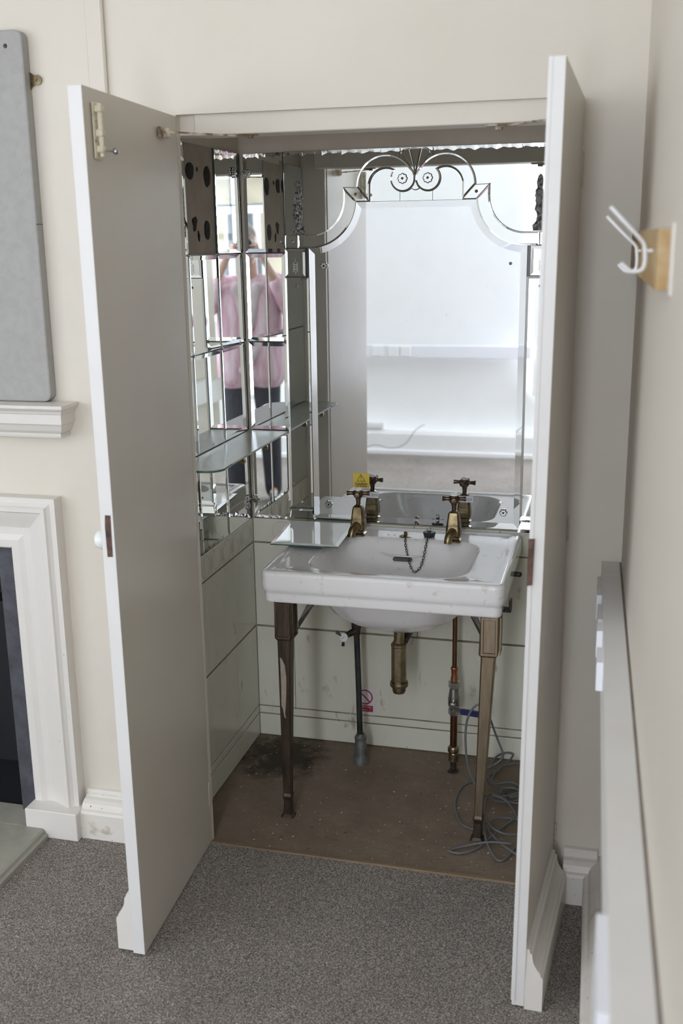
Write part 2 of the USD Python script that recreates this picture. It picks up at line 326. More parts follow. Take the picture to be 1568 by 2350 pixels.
def alcove_floor():
    n = {'g': ('geometry', {}), 'a': ('noise_texture', {'scale': 7, 'detail': 5.0, 'roughness': 0.65}), 'r': ('rgb_ramp', {'ramp': [(0.3, (0.165, 0.122, 0.086)), (0.7, (0.245, 0.185, 0.132))]}),
         # the old leak: a dark stain spreading from the back left corner
         'm': ('mapping', {'location': (-0.035 / 0.27, -0.56 / 0.30, 0), 'scale': (1 / 0.27, 1 / 0.30, 0)}), 'w': ('noise_texture', {'scale': 16, 'detail': 5.0, 'roughness': 0.7}), 'gr': ('gradient_texture', {'gradient_type': 'spherical'}),
         'mu': ('math', {'math_type': 'multiply'}), 'sm': ('map_range', {'from_min': 0.17, 'from_max': 0.34, 'to_min': 0.0, 'to_max': 0.95, 'clamp': True}), 'x1': ('mix_color', {'b': (0.035, 0.022, 0.015)}),
         'v': ('noise_texture', {'scale': 75, 'detail': 2.0}), 'vm': ('map_range', {'from_min': 0.695, 'from_max': 0.715, 'clamp': True}), 'x2': ('mix_color', {'b': (0.60, 0.57, 0.52)}),
         'v2': ('noise_texture', {'scale': 45, 'detail': 3.0}), 'v2m': ('map_range', {'from_min': 0.64, 'from_max': 0.74, 'to_max': 0.6, 'clamp': True}), 'x3': ('mix_color', {'b': (0.06, 0.045, 0.035)}),
         'u': ('bump', {'strength': 0.5, 'distance': 0.01}), 'p': ('principled_bsdf', {'roughness': 0.75})}
    L = [('g.position', 'a.vector'), ('a.fac', 'r.fac'), ('g.position', 'm.vector'), ('m.vector', 'gr.vector'), ('g.position', 'w.vector'), ('gr.fac', 'mu.value1'), ('w.fac', 'mu.value2'), ('mu.value', 'sm.value'), ('sm.result', 'x1.fac'), ('r.color', 'x1.a'),
         ('g.position', 'v.vector'), ('v.fac', 'vm.value'), ('vm.result', 'x2.fac'), ('x1.result', 'x2.a'), ('g.position', 'v2.vector'), ('v2.fac', 'v2m.value'), ('v2m.result', 'x3.fac'), ('x2.result', 'x3.a'), ('x3.result', 'p.base_color'), ('w.fac', 'u.height'), ('u.normal', 'p.normal')]
    LK['alcove_floor'] = usdkit.material(stage, '/World/Looks/alcove_floor', n, L, surface='p.BSDF')
alcove_floor()

# ---------------------------------------------------------------- the room
D, XL, XR, XC = 0.701, -0.090, 1.022, 0.466       # alcove back plane, left and right glass planes, mirror axis
OX0, OX1, OZ = -0.004, 0.9775, 2.009               # cupboard opening
RW = lambda y: 1.113 - 0.025 * y                  # right wall, very slightly splayed
front = unary_union([sbox(-3.4, 0, 1.2, 3.1)]).difference(sbox(OX0, -1, OX1, OZ)).difference(sbox(-1.18, -1, -0.60, 0.83))
struct('wall_front', ext(front, on_back(0.022), 0, 0.022), 'wall_paint', label='cream painted wall above and beside the cupboard opening')
rw = [(RW(0.03), 0.03), (1.32, 0.03), (1.32, -2.26), (RW(-2.26), -2.26)]
struct('wall_right', ext(Polygon(rw), on_flat(0), 0, 3.1), 'wall_paint', label='cream painted wall close along the right')
struct('wall_return', cbox(1.32, 2.75, -2.26, -2.14, 0, 3.1), 'room_white')
rear = sbox(-3.4, 0, 2.6, 3.1).difference(sbox(1.32, 1.20, 2.36, 2.90)).difference(sbox(-3.05, .95, -1.35, 2.75)).difference(sbox(.45, .5, .89, 2.8))
struct('wall_rear', ext(rear, on_back(-4.57), 0, 0.12), 'room_white', label='white wall across the room, seen in the mirror')
wl = sbox(-4.45, 0, 0.0, 3.1).difference(sbox(-3.9, 0.8, -2.0, 2.9))
struct('wall_left', ext(wl, on_right(-3.28), 0, 0.12), 'room_white')
we = sbox(-4.45, 0, -2.14, 3.1).difference(sbox(-4.3, 0.95, -2.4, 2.75))
struct('wall_east', ext(we, on_right(2.72), 0, 0.12), 'room_white')
struct('ceiling', cbox(-3.4, 2.72, -4.45, 0.0, 3.1, 3.2), 'room_white')
struct('floor', cbox(-3.4, 2.72, -4.45, 0.0, -0.06, 0), 'carpet', label='grey flecked carpet')
struct('floor_alcove', cbox(XL - 0.02, XR + 0.02, 0.0, D + 0.02, -0.06, 0), 'alcove_floor', label='bare brown stained floor inside the cupboard')
struct('trim_1', quadsolid([(OX0, -.006, 0), (OX1, -.010, 0), (OX1, .010, 0), (OX0, .008, 0)], [(OX0, -.004, .004), (OX1, -.006, .004), (OX1, .008, .004), (OX0, .006, .004)]), 'old_wood', label='thin worn wooden threshold strip between carpet and bare floor')
struct('trim_2', cbox(-0.226, -0.178, -0.014, 0.0, 0.13, 3.1, 0.004), 'wall_paint', label='flat vertical cover strip left of the cupboard')
th = cat(cbox(0.038, OX1 + 0.04, 0.014, 0.095, 1.960, OZ + 0.05, 0.002), cbox(OX0 - 0.02, 0.038, 0.024, 0.095, 1.962, OZ + 0.05, 0.002))
struct('trim_3', th, 'wall_paint', label='painted head rail across the top of the cupboard opening')
# alcove shell
wb = struct('wall_alcove_back', cbox(XL - 0.03, XR + 0.03, D + 0.0075, D + 0.04, 0, 2.25), 'alcove_paint')
wal = struct('wall_alcove_left', cbox(XL - 0.04, XL - 0.0075, 0.022, D + 0.04, 0, 2.25), 'alcove_paint')
war = struct('wall_alcove_right', cbox(XR + 0.0075, XR + 0.04, 0.022, D + 0.04, 0, 2.25), 'alcove_paint')
struct('ceiling_alcove', cbox(XL - 0.04, XR + 0.04, 0.022, D + 0.04, 2.20, 2.25), 'alcove_paint')
# pale green glass lining panels
rows = [(0.0025, 0.0805), (0.0855, 0.1100), (0.1150, 0.4095), (0.4165, 0.7120), (0.7170, 0.7990)]
def lining(wall, frame, cols_of):
    for k, (z0, z1) in enumerate(rows):
        c = cols_of(k)
        for a0, a1 in zip(c, c[1:]):
            p = sbox(a0 + 0.0011, z0, a1 - 0.0011, z1)
            f, e = plate(p, frame, 0.0072, 0.0012, -0.0008)
            obj('frieze_panel' if k == 4 else 'lining_panel', cat(f, e), 'green_glass_panel', wall)
    c = cols_of(0)
    obj('joint_backing', ext(sbox(c[0], 0.001, c[-1], 0.8), frame, 0.0002, 0.0030), 'grout', wall)
lining(wb, on_back(D + 0.0072), lambda k: {0: [XL, XR], 1: [XL, XR], 2: [XL, 0.045, 0.887, XR], 3: [XL, XC + 0.012, XR], 4: [XL, 0.188, XC, 0.744, XR]}[k])
lcol = lambda k: [0.024, 0.258, 0.503, D] if k > 1 else [0.024, D]
lining(wal, on_left(XL - 0.0072), lcol)
lining(war, on_right(XR + 0.0072), lcol)
def frieze(wall, frame, a0, a1, start):
    ms = []; z = 0.7575; a = start
    while a < a1 - 0.03:
        ms.append(Point(a, z).buffer(0.0345, 20).difference(Point(a, z).buffer(0.0332, 20)))
        for s in (-1, 1):                                    # sprig between the rings
            for q in (0.35, 0.62, 0.9):
                ms.append(LineString([(a + .046, z - .030), (a + .046 + s * .008 * q, z - .03 + .05 * q), (a + .046 + s * .012, z - .028 + .052 * q)]).buffer(0.0006, 2))
            ms.append(LineString([(a + .046 + s * .012 * math.cos(t), z - .012 + .011 * math.sin(t)) for t in np.linspace(0, 4.2, 12)]).buffer(0.0006, 2))
        ms.append(LineString([(a + .046, z - .033), (a + .046, z + .028)]).buffer(0.0007, 2)); a += 0.092
    ms.append(sbox(a0, 0.7185, a1, 0.7195))
    return obj('etched_ornament', ext(unary_union(ms).intersection(sbox(a0, .716, a1, .799)), frame, 0.0071, 0.00745), 'etching', wall)
frieze(wb, on_back(D + 0.0072), XL + .002, XR - .002, 0.012)
frieze(wal, on_left(XL - 0.0072), 0.026, D - .002, 0.08)
# skirting: profile (depth from wall, height)
SK = [(0, 0), (.065, 0), (.065, .080), (.060, .086), (.052, .089), (.050, .096), (.045, .104), (.034, .111), (.022, .114), (.018, .118), (.018, .126), (.012, .133), (0, .135)]
def moulding(prof, a, b, out):
    a, b, o = np.array([*a, 0.0]), np.array([*b, 0.0]), np.array([*out, 0.0])
    r = [np.array([p + o * d + np.array([0, 0, z]) for d, z in prof]) for p in (a, b)]
    v, f = tri(Polygon(prof)); V = np.vstack(r); n = len(prof)
    F = [];
    for k in range(n): j = (k + 1) % n; F += [[k, j, n + j], [k, n + j, n + k]]
    caps = [trimesh.Trimesh(np.array([p + o * d + np.array([0, 0, z]) for d, z in v]), f, process=False) for p in (a, b)]
    return cat(trimesh.Trimesh(V, F, process=False), *caps)
struct('baseboard_left', moulding(SK, (-0.388, 0), (OX0 - 0.02, 0), (0, -1)), 'chipped_paint', 16, label='moulded white skirting between fireplace and left cupboard door')
struct('baseboard_recess', moulding(SK, (1.006, 0), (RW(0) - 0.02, 0), (0, -1)), 'chipped_paint', 16, label='short moulded skirting with chipped paint behind the right cupboard door')
struct('baseboard_right', moulding(SK, (RW(-0.05) + .008, 0), (RW(-2.26) + .004, -2.26), (-1, 0)), 'chipped_paint', 16, label='moulded skirting along the right wall')
struct('baseboard_rear', moulding([(0, 0), (.05, 0), (.05, .03), (.03, .035), (.03, .165), (.015, .195), (0, .2)], (-3.3, -4.45), (2.58, -4.45), (0, 1)), 'room_white', label='white skirting of the far wall, seen in the mirror')

# windows
w1 = tag(UsdGeom.Xform.Define(stage, '/World/window_1'), 'white sash window behind the photographer, seen in the mirror tiles', None, None, 'structure')
fr = []
for x in (1.32, 1.81, 2.30): fr.append(cbox(x, x + 0.06, -4.55, -4.49, 1.20, 2.90, .004))
for z in (1.20, 2.02, 2.84): fr.append(cbox(1.32, 2.36, -4.548, -4.492, z, z + 0.06, .004))
obj('window_frame', cat(*fr), 'room_white', w1)
obj('glazing_seal', cat(*[cbox(x, x + 0.012, -4.535, -4.49, 1.26, 2.84) for x in (1.38, 1.798, 1.87, 2.288)], *[cbox(1.38, 2.30, -4.535, -4.49, z, z + .012) for z in (1.26, 2.08)]), 'roof_slate', w1)
obj('window_sill', cbox(1.26, 2.42, -4.47, -4.33, 1.16, 1.20, .006), 'room_white', w1)
for x in (1.38, 1.87):
    for z0, z1 in ((1.26, 2.02), (2.08, 2.84)): obj('pane', cbox(x, x + 0.43, -4.523, -4.518, z0, z1), 'pane', w1)
def side_window(n, X, y0, y1, z0, z1):
    w = tag(UsdGeom.Xform.Define(stage, '/World/window_%d' % n), None, None, None, 'structure'); fr = []
    for y in np.linspace(y0, y1 - .06, 3): fr.append(cbox(X - .03, X + .03, y, y + .06, z0, z1, .004))
    for z in (z0, (z0 + z1) / 2, z1 - .06): fr.append(cbox(X - .028, X + .028, y0, y1, z, z + .06, .004))
    obj('window_frame', cat(*fr), 'room_white', w)
    s = 1 if X < 0 else -1
    obj('window_sill', cbox(*sorted((X + s * .0, X + s * .16)), y0 - .05, y1 + .05, z0 - .04, z0, .005), 'room_white', w)
side_window(2, -3.37, -3.9, -2.0, 0.8, 2.9)
side_window(3, 2.63, -4.3, -2.4, 0.95, 2.75)
w4 = tag(UsdGeom.Xform.Define(stage, '/World/window_4'), None, None, None, 'structure')  # added window, only frames the extra rear light
obj('window_frame', cat(*[cbox(x, x + .06, -4.50, -4.45, .95, 2.75, .004) for x in (-3.05, -2.23, -1.41)], *[cbox(-3.05, -1.35, -4.498, -4.452, z, z + .06, .004) for z in (.95, 1.8, 2.69)]), 'room_white', w4)
w5 = tag(UsdGeom.Xform.Define(stage, '/World/window_5'), None, None, None, 'structure')  # added window out of view, only frames the extra middle light
obj('window_frame', cat(*[cbox(x, x + .05, -4.50, -4.45, .5, 2.8, .004) for x in (.45, .84)], *[cbox(.45, .89, -4.498, -4.452, z, z + .05, .004) for z in (.5, 2.75)]), 'room_white', w5)

# house across the street, seen through the window in the mirror tiles
b = thing('building', 'pale stone townhouse with cornice and tall windows, seen blurred in the mirror tiles', 'building', (9, -22, -8))
holes = [sbox(x, z, x + 1.1, z + 2.3) for x in np.arange(-3, 24, 2.6) for z in (-6.2, -2.2, 0.7)]
obj('wall', ext(sbox(-4, -8, 26, 3.7).difference(unary_union(holes)), on_back(-22), 0, 0.4), 'facade_stone', b)
obj('cornice', moulding([(0, 3.6), (.3, 3.6), (.7, 3.95), (.7, 4.2), (0, 4.3)], (-4, -21.6), (26, -21.6), (0, 1)), 'facade_pale', b)
obj('roof', hull([(-4, -21.6, 4.2), (26, -21.6, 4.2), (-4, -27, 8.2), (26, -27, 8.2), (-4, -27, 4.2), (26, -27, 4.2)]), 'roof_slate', b)
for h in holes:
    x0, z0, x1, z1 = h.bounds
    wf = obj('window', cat(*[cbox(x, x + .08, -21.85, -21.75, z0, z1) for x in (x0, (x0 + x1) / 2 - .04, x1 - .08)], *[cbox(x0, x1, -21.85, -21.75, z, z + .08) for z in (z0, (z0 + z1) / 2, z1 - .08)]), 'facade_pale', b)
    obj('pane', cbox(x0, x1, -21.83, -21.80, z0, z1), 'far_glass', wf)

# ---------------------------------------------------------------- cupboard doors
def leaf(face_h, face_ft, face_fb, outt, outb):
    """leaf from hinge corner to free corners (top, bottom); outt/outb thickness vectors"""
    (hx, hy), (tx, ty, tz), (bx, by, bz) = face_h, face_ft, face_fb
    P = [(hx, hy, OZ - .004), (hx, hy, .006), (tx, ty, tz), (bx, by, bz)]
    Q = [(p[0] + o[0], p[1] + o[1], p[2]) for p, o in zip(P, (outt, outb, outt, outb))]
    return hull(P + Q)
# left
dl = thing('cupboard_door', 'open cream cupboard door on the left with a painted barrel bolt on its inner face', 'door', (0.0, 0.0, 0.0))
obj('leaf', leaf((-.002, -.006), (.024, -.536, 2.009), (.023, -.519, .005), (-.031, 0), (-.031, 0)), 'door_paint', dl)
DSK = [(0, .0), (.040, .0), (.040, .086), (.034, .092), (.034, .098), (.027, .106), (.019, .120), (.015, .136), (.015, .145), (.009, .149), (.009, .157), (0, .160)]
def door_skirt(xh, yh, xf, yf, sgn, z0):
    pr = [(d, z + z0) for d, z in DSK]
    return moulding(pr, (xh, yh), (xf, yf), (sgn, 0))
obj('skirting', door_skirt(-.033, -.07, -.0075, -.5195, -1, .012), 'white_paint', dl)
bo = obj('barrel_bolt', cat(cbox(.025, .0275, -.502, -.468, 1.872, 1.982, .001), cyl((.034, -.485, 1.905), (.034, -.485, 1.979), .006), cat(*[cbox(.026, .041, -.494, -.476, z, z + .014, .002) for z in (1.962, 1.915, 1.884)]), cyl((.034, -.485, 1.876), (.034, -.485, 1.915), .005)), 'painted_metal', dl)
obj('bolt_knob', cat(cyl((.038, -.485, 1.889), (.054, -.474, 1.888), .0022), ball((.058, -.471, 1.8875), .0068)), 'chrome', bo)
st = obj('stay_arm', cat(hull([(.016, -.125, 1.956), (.016, -.121, 1.956), (.176, .034, 1.953), (.180, .030, 1.953), (.016, -.125, 1.960), (.176, .034, 1.957), (.180, .030, 1.957), (.020, -.121, 1.960)]), cbox(.009, .013, -.142, -.086, 1.945, 1.969, .001), cyl((.020, -.112, 1.947), (.020, -.112, 1.967), .008), cyl((.178, .032, 1.951), (.178, .032, 1.961), .007), cbox(.150, .195, .022, .045, 1.957, 1.9605)), 'rusty_paint', dl)
obj('lit_edge_face', hull([(x, y - q, z) for x, y, z in ((-.0075, -.5188, .006), (.0225, -.5188, .006), (-.0065, -.5358, 2.0085), (.0235, -.5358, 2.0085)) for q in (0, .0006)]), 'lit_edge_paint', dl, label='free edge in a lighter tone with its daylight painted in')
obj('lock_recess', hull([(x, y - q, z) for x, y, z in ((.004, -.5278, 1.030), (.0165, -.5278, 1.031), (.003, -.5285, 1.10), (.005, -.5286, 1.126), (.018, -.5286, 1.126)) for q in (0, .0012)]), 'dark_wood', dl, label='rough dark mortise where the lock was')
obj('door_knob', lathe([(.006, 0), (.006, .018), (.012, .022), (.021, .030), (.024, .040), (.021, .050), (.012, .056), (0, .057)], (-.031, -.405, 1.032), (-1, 0, 0), 20), 'porcelain', dl, 40)
for z in (1.80, .95, .12):
    obj('hinge', cat(*[cyl((-.006, -.006, z + k * .016), (-.006, -.006, z + k * .016 + .0145), .0055, 10) for k in range(5)]), 'door_paint', dl)
# right: sags and leans a little
dr = thing('cupboard_door', 'open cream cupboard door on the right, seen edge on with a brown lock mortise', 'door', (0.98, 0.0, 0.0))
obj('leaf', leaf((.950, -.006), (.9355, -.556, 2.010), (.9160, -.486, .006), (.030, 0), (.028, 0)), 'door_paint', dr)
obj('rebate_strip', hull([(.9355, -.5575, 2.010), (.9425, -.5575, 2.010), (.9145, -.489, .020), (.9235, -.489, .020), (.9355, -.55, 2.010), (.9425, -.55, 2.010), (.9145, -.48, .020), (.9235, -.48, .020)]), 'lit_edge_paint', dr)
obj('lit_edge_face', hull([(x, y - q, z) for x, y, z in ((.917, -.4858, .007), (.9435, -.4858, .007), (.9365, -.5558, 2.0095), (.965, -.5558, 2.0095)) for q in (0, .0006)]), 'lit_edge_paint', dr, label='free edge in a lighter tone with its daylight painted in')
obj('skirting', door_skirt(.976, -.07, .9445, -.4875, 1, .0), 'white_paint', dr)
obj('lock_recess', hull([(x, y - q, z) for x, y, z in ((.9235, -.518, 1.026), (.9345, -.518, 1.028), (.9250, -.521, 1.124), (.9370, -.521, 1.125)) for q in (0, .0095)]), 'dark_wood', dr, label='bare brown wood mortise where the lock was')
obj('stay_arm', cat(hull([(.945, -.125, 1.952), (.945, -.119, 1.952), (.783, .034, 1.953), (.789, .040, 1.953), (.945, -.125, 1.956), (.783, .034, 1.957), (.789, .040, 1.957), (.945, -.119, 1.956)]), cbox(.940, .944, -.148, -.098, 1.941, 1.968, .001), cyl((.786, .037, 1.948), (.786, .037, 1.961), .009), cbox(.755, .825, .022, .05, 1.956, 1.9605)), 'rusty_paint', dr)
for z0, z1 in ((1.813, 1.893), (.978, 1.042), (.117, .20)):
    n = 5; s = (z1 - z0) / n
    obj('hinge', cat(*[cyl((.980, -.006, z0 + k * s), (.980, -.006, z0 + k * s + s * .93), .0048, 10) for k in range(n)]), 'door_paint', dr)

# ---------------------------------------------------------------- mirror tiles
def tiling(label, fr, cols, rws, skip, group, side):
    t = thing('mirror_tiling', label, 'mirror')
    for ci, (a0, a1) in enumerate(zip(cols, cols[1:])):
        for ri, (z0, z1) in enumerate(rws):
            if (ci, ri) in skip: continue
            p = sbox(a0 + .0012, z0 + .0012, a1 - .0012, z1 - .0012); inner = None
            if ri == 0: inner = wavy(a0 + .012, a1 - .012, z0 + .012, z1 - .010, top=True)
            if ri == len(rws) - 1: inner = wavy(a0 + .012, a1 - .012, z0 + .008, z1 - .012, top=False)
            f, e = plate(p, fr, .0060, .012, .0011, inner)
            c = f.bounds.mean(0); ax = [0, 0, 1]
            for q, ang in (([0, 0, 1], rnd.uniform(-.0016, .0016)), ([0, 1, 0] if side else [1, 0, 0], rnd.uniform(-.0016, .0016))):
                rot_about(f, c, q, ang)
            rot_about(f, c, [0, 1, 0] if side else [1, 0, 0], -.005)        # the old tiles lean back a touch
            tl = obj('mirror_tile', f, 'mirror', t); obj('glass_edge', e, 'glass_edge', tl)
    obj('joint_backing', ext(sbox(cols[0], rws[-1][0], cols[-1], rws[0][1]).difference(unary_union([sbox(cols[c], rws[r][0], cols[c + 1], rws[r][1]) for c, r in skip])), fr, .0002, .0012), 'groove', t)
    return t
def wavy(a0, a1, z0, z1, top):
    n = max(4, int((a1 - a0) / .004)); A = np.linspace(a0, a1, n)
    w = 0.0045 * np.abs(np.sin((A - a0) * math.pi / .042)) ** 0.6 + 0.0015 * np.sin((A - a0) * 260)
    return Polygon([(a0, z0), (a1, z0)] + [(a, z1 - .006 + v) for a, v in zip(A[::-1], w[::-1])]) if top else Polygon([(a0, z1), (a1, z1)] + [(a, z0 + .006 - v) for a, v in zip(A[::-1], w[::-1])])
def stud(at, axis, r=.0052): return lathe([(r, 0), (r, .0015), (r * .85, .0035), (r * .5, .005), (0, .0055)], at, axis, 14)
def rosette(frame, a, z, r=.0125):
    pt = unary_union([Point(a + r * .62 * math.cos(t), z + r * .62 * math.sin(t)).buffer(r * .40, 8) for t in np.arange(6) * math.pi / 3] + [Point(a, z).buffer(r * .6, 10)])
    f, e = plate(pt, frame, .0065, .0022, -.0026); return cat(f, e)
ROWS = [(1.671, 1.971), (1.392, 1.669), (1.1035, 1.390), (.801, 1.0955)]
tl = tiling('mirror tiles on the left side wall above the glass shelf, one tile missing', on_left(XL - .0072), [.024, .2505, .476, D - .006], ROWS, {(1, 0)}, None, True)
for y, z in ((.2505, 1.670), (.476, 1.670), (.2505, 1.391), (.476, 1.391), (.642, 1.391)): obj('stud', stud((XL - .001, y, z), (1, 0, 0)), 'silver', tl, 40)
for y, z in ((.634, 1.915), (.655, .853)):
    rs = obj('rosette', rosette(on_left(XL), y, z), 'silver', tl); obj('screw', stud((XL + .006, y, z), (1, 0, 0), .003), 'chrome', rs, 40)
tb = tiling('narrow column of mirror tiles on the back wall left of the pilaster', on_back(D + .0072), [XL + .007, .049], ROWS, set(), None, False)
for x, z in ((.044, 1.391),): obj('stud', stud((x, D - .0005, z), (0, -1, 0)), 'silver', tb, 40)
for x, z in ((-.074, 1.912), (-.078, .868)):
    rs = obj('rosette', rosette(on_back(D), x, z), 'silver', tb); obj('screw', stud((x, D - .006, z), (0, -1, 0), .003), 'chrome', rs, 40)
tr_ = tiling('narrow column of mirror tiles on the back wall behind the right door', on_back(D + .0072), [.883, XR - .002], ROWS, set(), None, False)
# bare patch where a tile has come off, with dabs of old adhesive
obj('bare_patch', ext(sbox(.252, 1.672, .475, 1.970), on_left(XL - .0072), .0002, .0014), 'bare_plaster', wal, label='bare brown patch where a mirror tile is missing')
for i, (y, z, ry, rz) in enumerate(((.298, 1.897, .030, .025), (.428, 1.889, .026, .029), (.318, 1.756, .018, .020), (.412, 1.740, .023, .028), (.345, 1.722, .008, .014), (.352, 1.905, .004, .006))):
    t = np.linspace(0, 2 * math.pi, 28, endpoint=False); w = 1 + (.10 if i in (0, 1, 3) else .35) * (meshkit.noise(np.stack([np.cos(t) * 2 + i * 7, np.sin(t) * 2, t * 0], -1), 3) - .5) * 2
    P = Polygon(np.stack([y + ry * w * np.cos(t), z + rz * w * np.sin(t)], -1)).buffer(0)
    f, e = plate(P, on_left(XL - .006), .0022, min(ry, rz) * .25, -.0012); obj('adhesive_dab', cat(f, e), 'adhesive', wal)

# glass shelf
sh = Polygon([(XL, .700), (XL, .052)] + [(-.02, .050), (.0, .051)] + arc(.000, .100, .049, -90, -5, 8)[1:] + [(.046, .16), (.046, .700)])
gs = thing('glass_shelf', 'dusty glass shelf with rounded corner on the left mirror wall', 'shelf', (XL, .375, 1.0965))
obj('plate', ext(sh, on_flat(1.0965), 0, .0055), 'dusty_glass', gs)
c = np.array(sh.exterior.coords)[1:-2]
obj('polished_edge', tube([(x + .0003, y - .0003, 1.0993) for x, y in c], .0030, 8), 'glass_edge', gs, 40)
for y in (.27, .48): obj('shelf_clip', cat(cbox(XL + .001, .040, y - .005, y + .005, 1.0885, 1.0962, .001), cbox(.030, .046, y - .008, y + .008, 1.080, 1.0935, .002)), 'brass', gs)

# ---------------------------------------------------------------- the big framed mirror on the back wall
MX = lambda x: 2 * XC - x
def flip(p): return Polygon([(MX(x), z) for x, z in p.exterior.coords])
bm = thing('wall_mirror', 'large wall mirror with arched glass frame, scrolls and pilasters above the basin', 'mirror', (XC, D, .80))
def piece(name, poly, h0, t, bw, bd, m='mirror', inner=None, parent=None, edge='groove'):
    f, e = plate(poly, on_back(D + .0072 - h0), t, bw, bd, inner)
    if edge == 'groove' and h0 > 0: e = cat(e, ext(poly.buffer(.0011).difference(poly), on_back(D + .0072 - h0), 0, .0004))
    o = obj(name, f, m, parent or bm); obj('glass_edge', e, edge, o); return o
CZ, CXL = 1.830, .135
half_in = [(.1275, .806)] + [(.1275, 1.683)] + arc(CXL, CZ, .147, -90, -4, 40) + [(.282, 1.818)]
central = Polygon(half_in + [(MX(x), z) for x, z in half_in[::-1]])
piece('central_plate', central, 0, .0062, .019, .0015, 'mirror_dusty')
# dark backing seen in the joints
obj('backing', ext(sbox(.0495, .802, MX(.0495), 1.972), on_back(D + .0072), 0.0001, .0008), 'groove', bm)
# top panes
bg = sbox(.0505, 1.684, MX(.0505), 1.972).difference(central.buffer(.001))
for nm, x0, x1 in (('top_pane', .0505, .4175), ('top_pane', .4185, .5175), ('top_pane', .5185, MX(.0505))):
    p = [q for q in polys(bg.intersection(sbox(x0, 1.684, x1, 1.972)))][0]
    A = np.linspace(x0, x1, 90); w = .0055 * np.abs(np.sin((A - x0) * math.pi / .062)) ** .55 + .0014 * np.sin((A - x0) * 190)
    low = Polygon([(x0 + .001, 1.5), (x1 - .001, 1.5)] + [(a, 1.958 + v) for a, v in zip(A[::-1], w[::-1])])
    inner = p.intersection(low)
    inner = polys(inner)[0]
    f, e = plate(p, on_back(D + .0072), .0040, .006, .0014, inner)
    o = obj(nm, f, 'mirror', bm); obj('glass_edge', e, 'groove', o)
# frame bands
R0, R1 = .1465, .1075
band = Polygon([(.0935, 1.6835), (CXL, 1.6835)] + arc(CXL, CZ, R0, -90, 0, 40) + [(.281, CZ - .008), (.2425, 1.8600), (CXL + R1, CZ)] + arc(CXL, CZ, R1, 0, -90, 40) + [(.0935, 1.7225)]).buffer(0)
endb = sbox(.0525, 1.6835, .0925, 1.7225)
jb = Polygon([(.2415, 1.8625), (.2855, 1.8600), (.3225, 1.8200), (.2820, 1.8200)])
point = Polygon([(.0525, 1.6900), (.0430, 1.6935), (.0275, 1.7030), (.0430, 1.7130), (.0525, 1.7170)])
so, si, sd = Point(.375, 1.862), Point(.375, 1.862), Point(.4275, 1.883)
sect = Polygon([(.375, 1.862)] + arc(.375, 1.862, .3, 30, 180, 20))
scroll = unary_union([so.buffer(.0905, 64).difference(si.buffer(.052, 48)).intersection(sect), sd.buffer(.0375, 40), Polygon([(.2850, 1.8640), (.3232, 1.8640), (.3232, 1.8212), (.2862, 1.8608)])]).difference(sbox(XC - .0006, 1.7, 1, 2)).buffer(.0004, 12).simplify(.00003)
scroll = polys(scroll)[0]; scroll = Polygon(scroll.exterior)
def flower(a, z): return unary_union([Point(a + .0095 * math.cos(t), z + .0095 * math.sin(t)).buffer(.0052, 8) for t in np.arange(8) * math.pi / 4] + [Point(a, z).buffer(.009, 12)])
ih = D - .0052
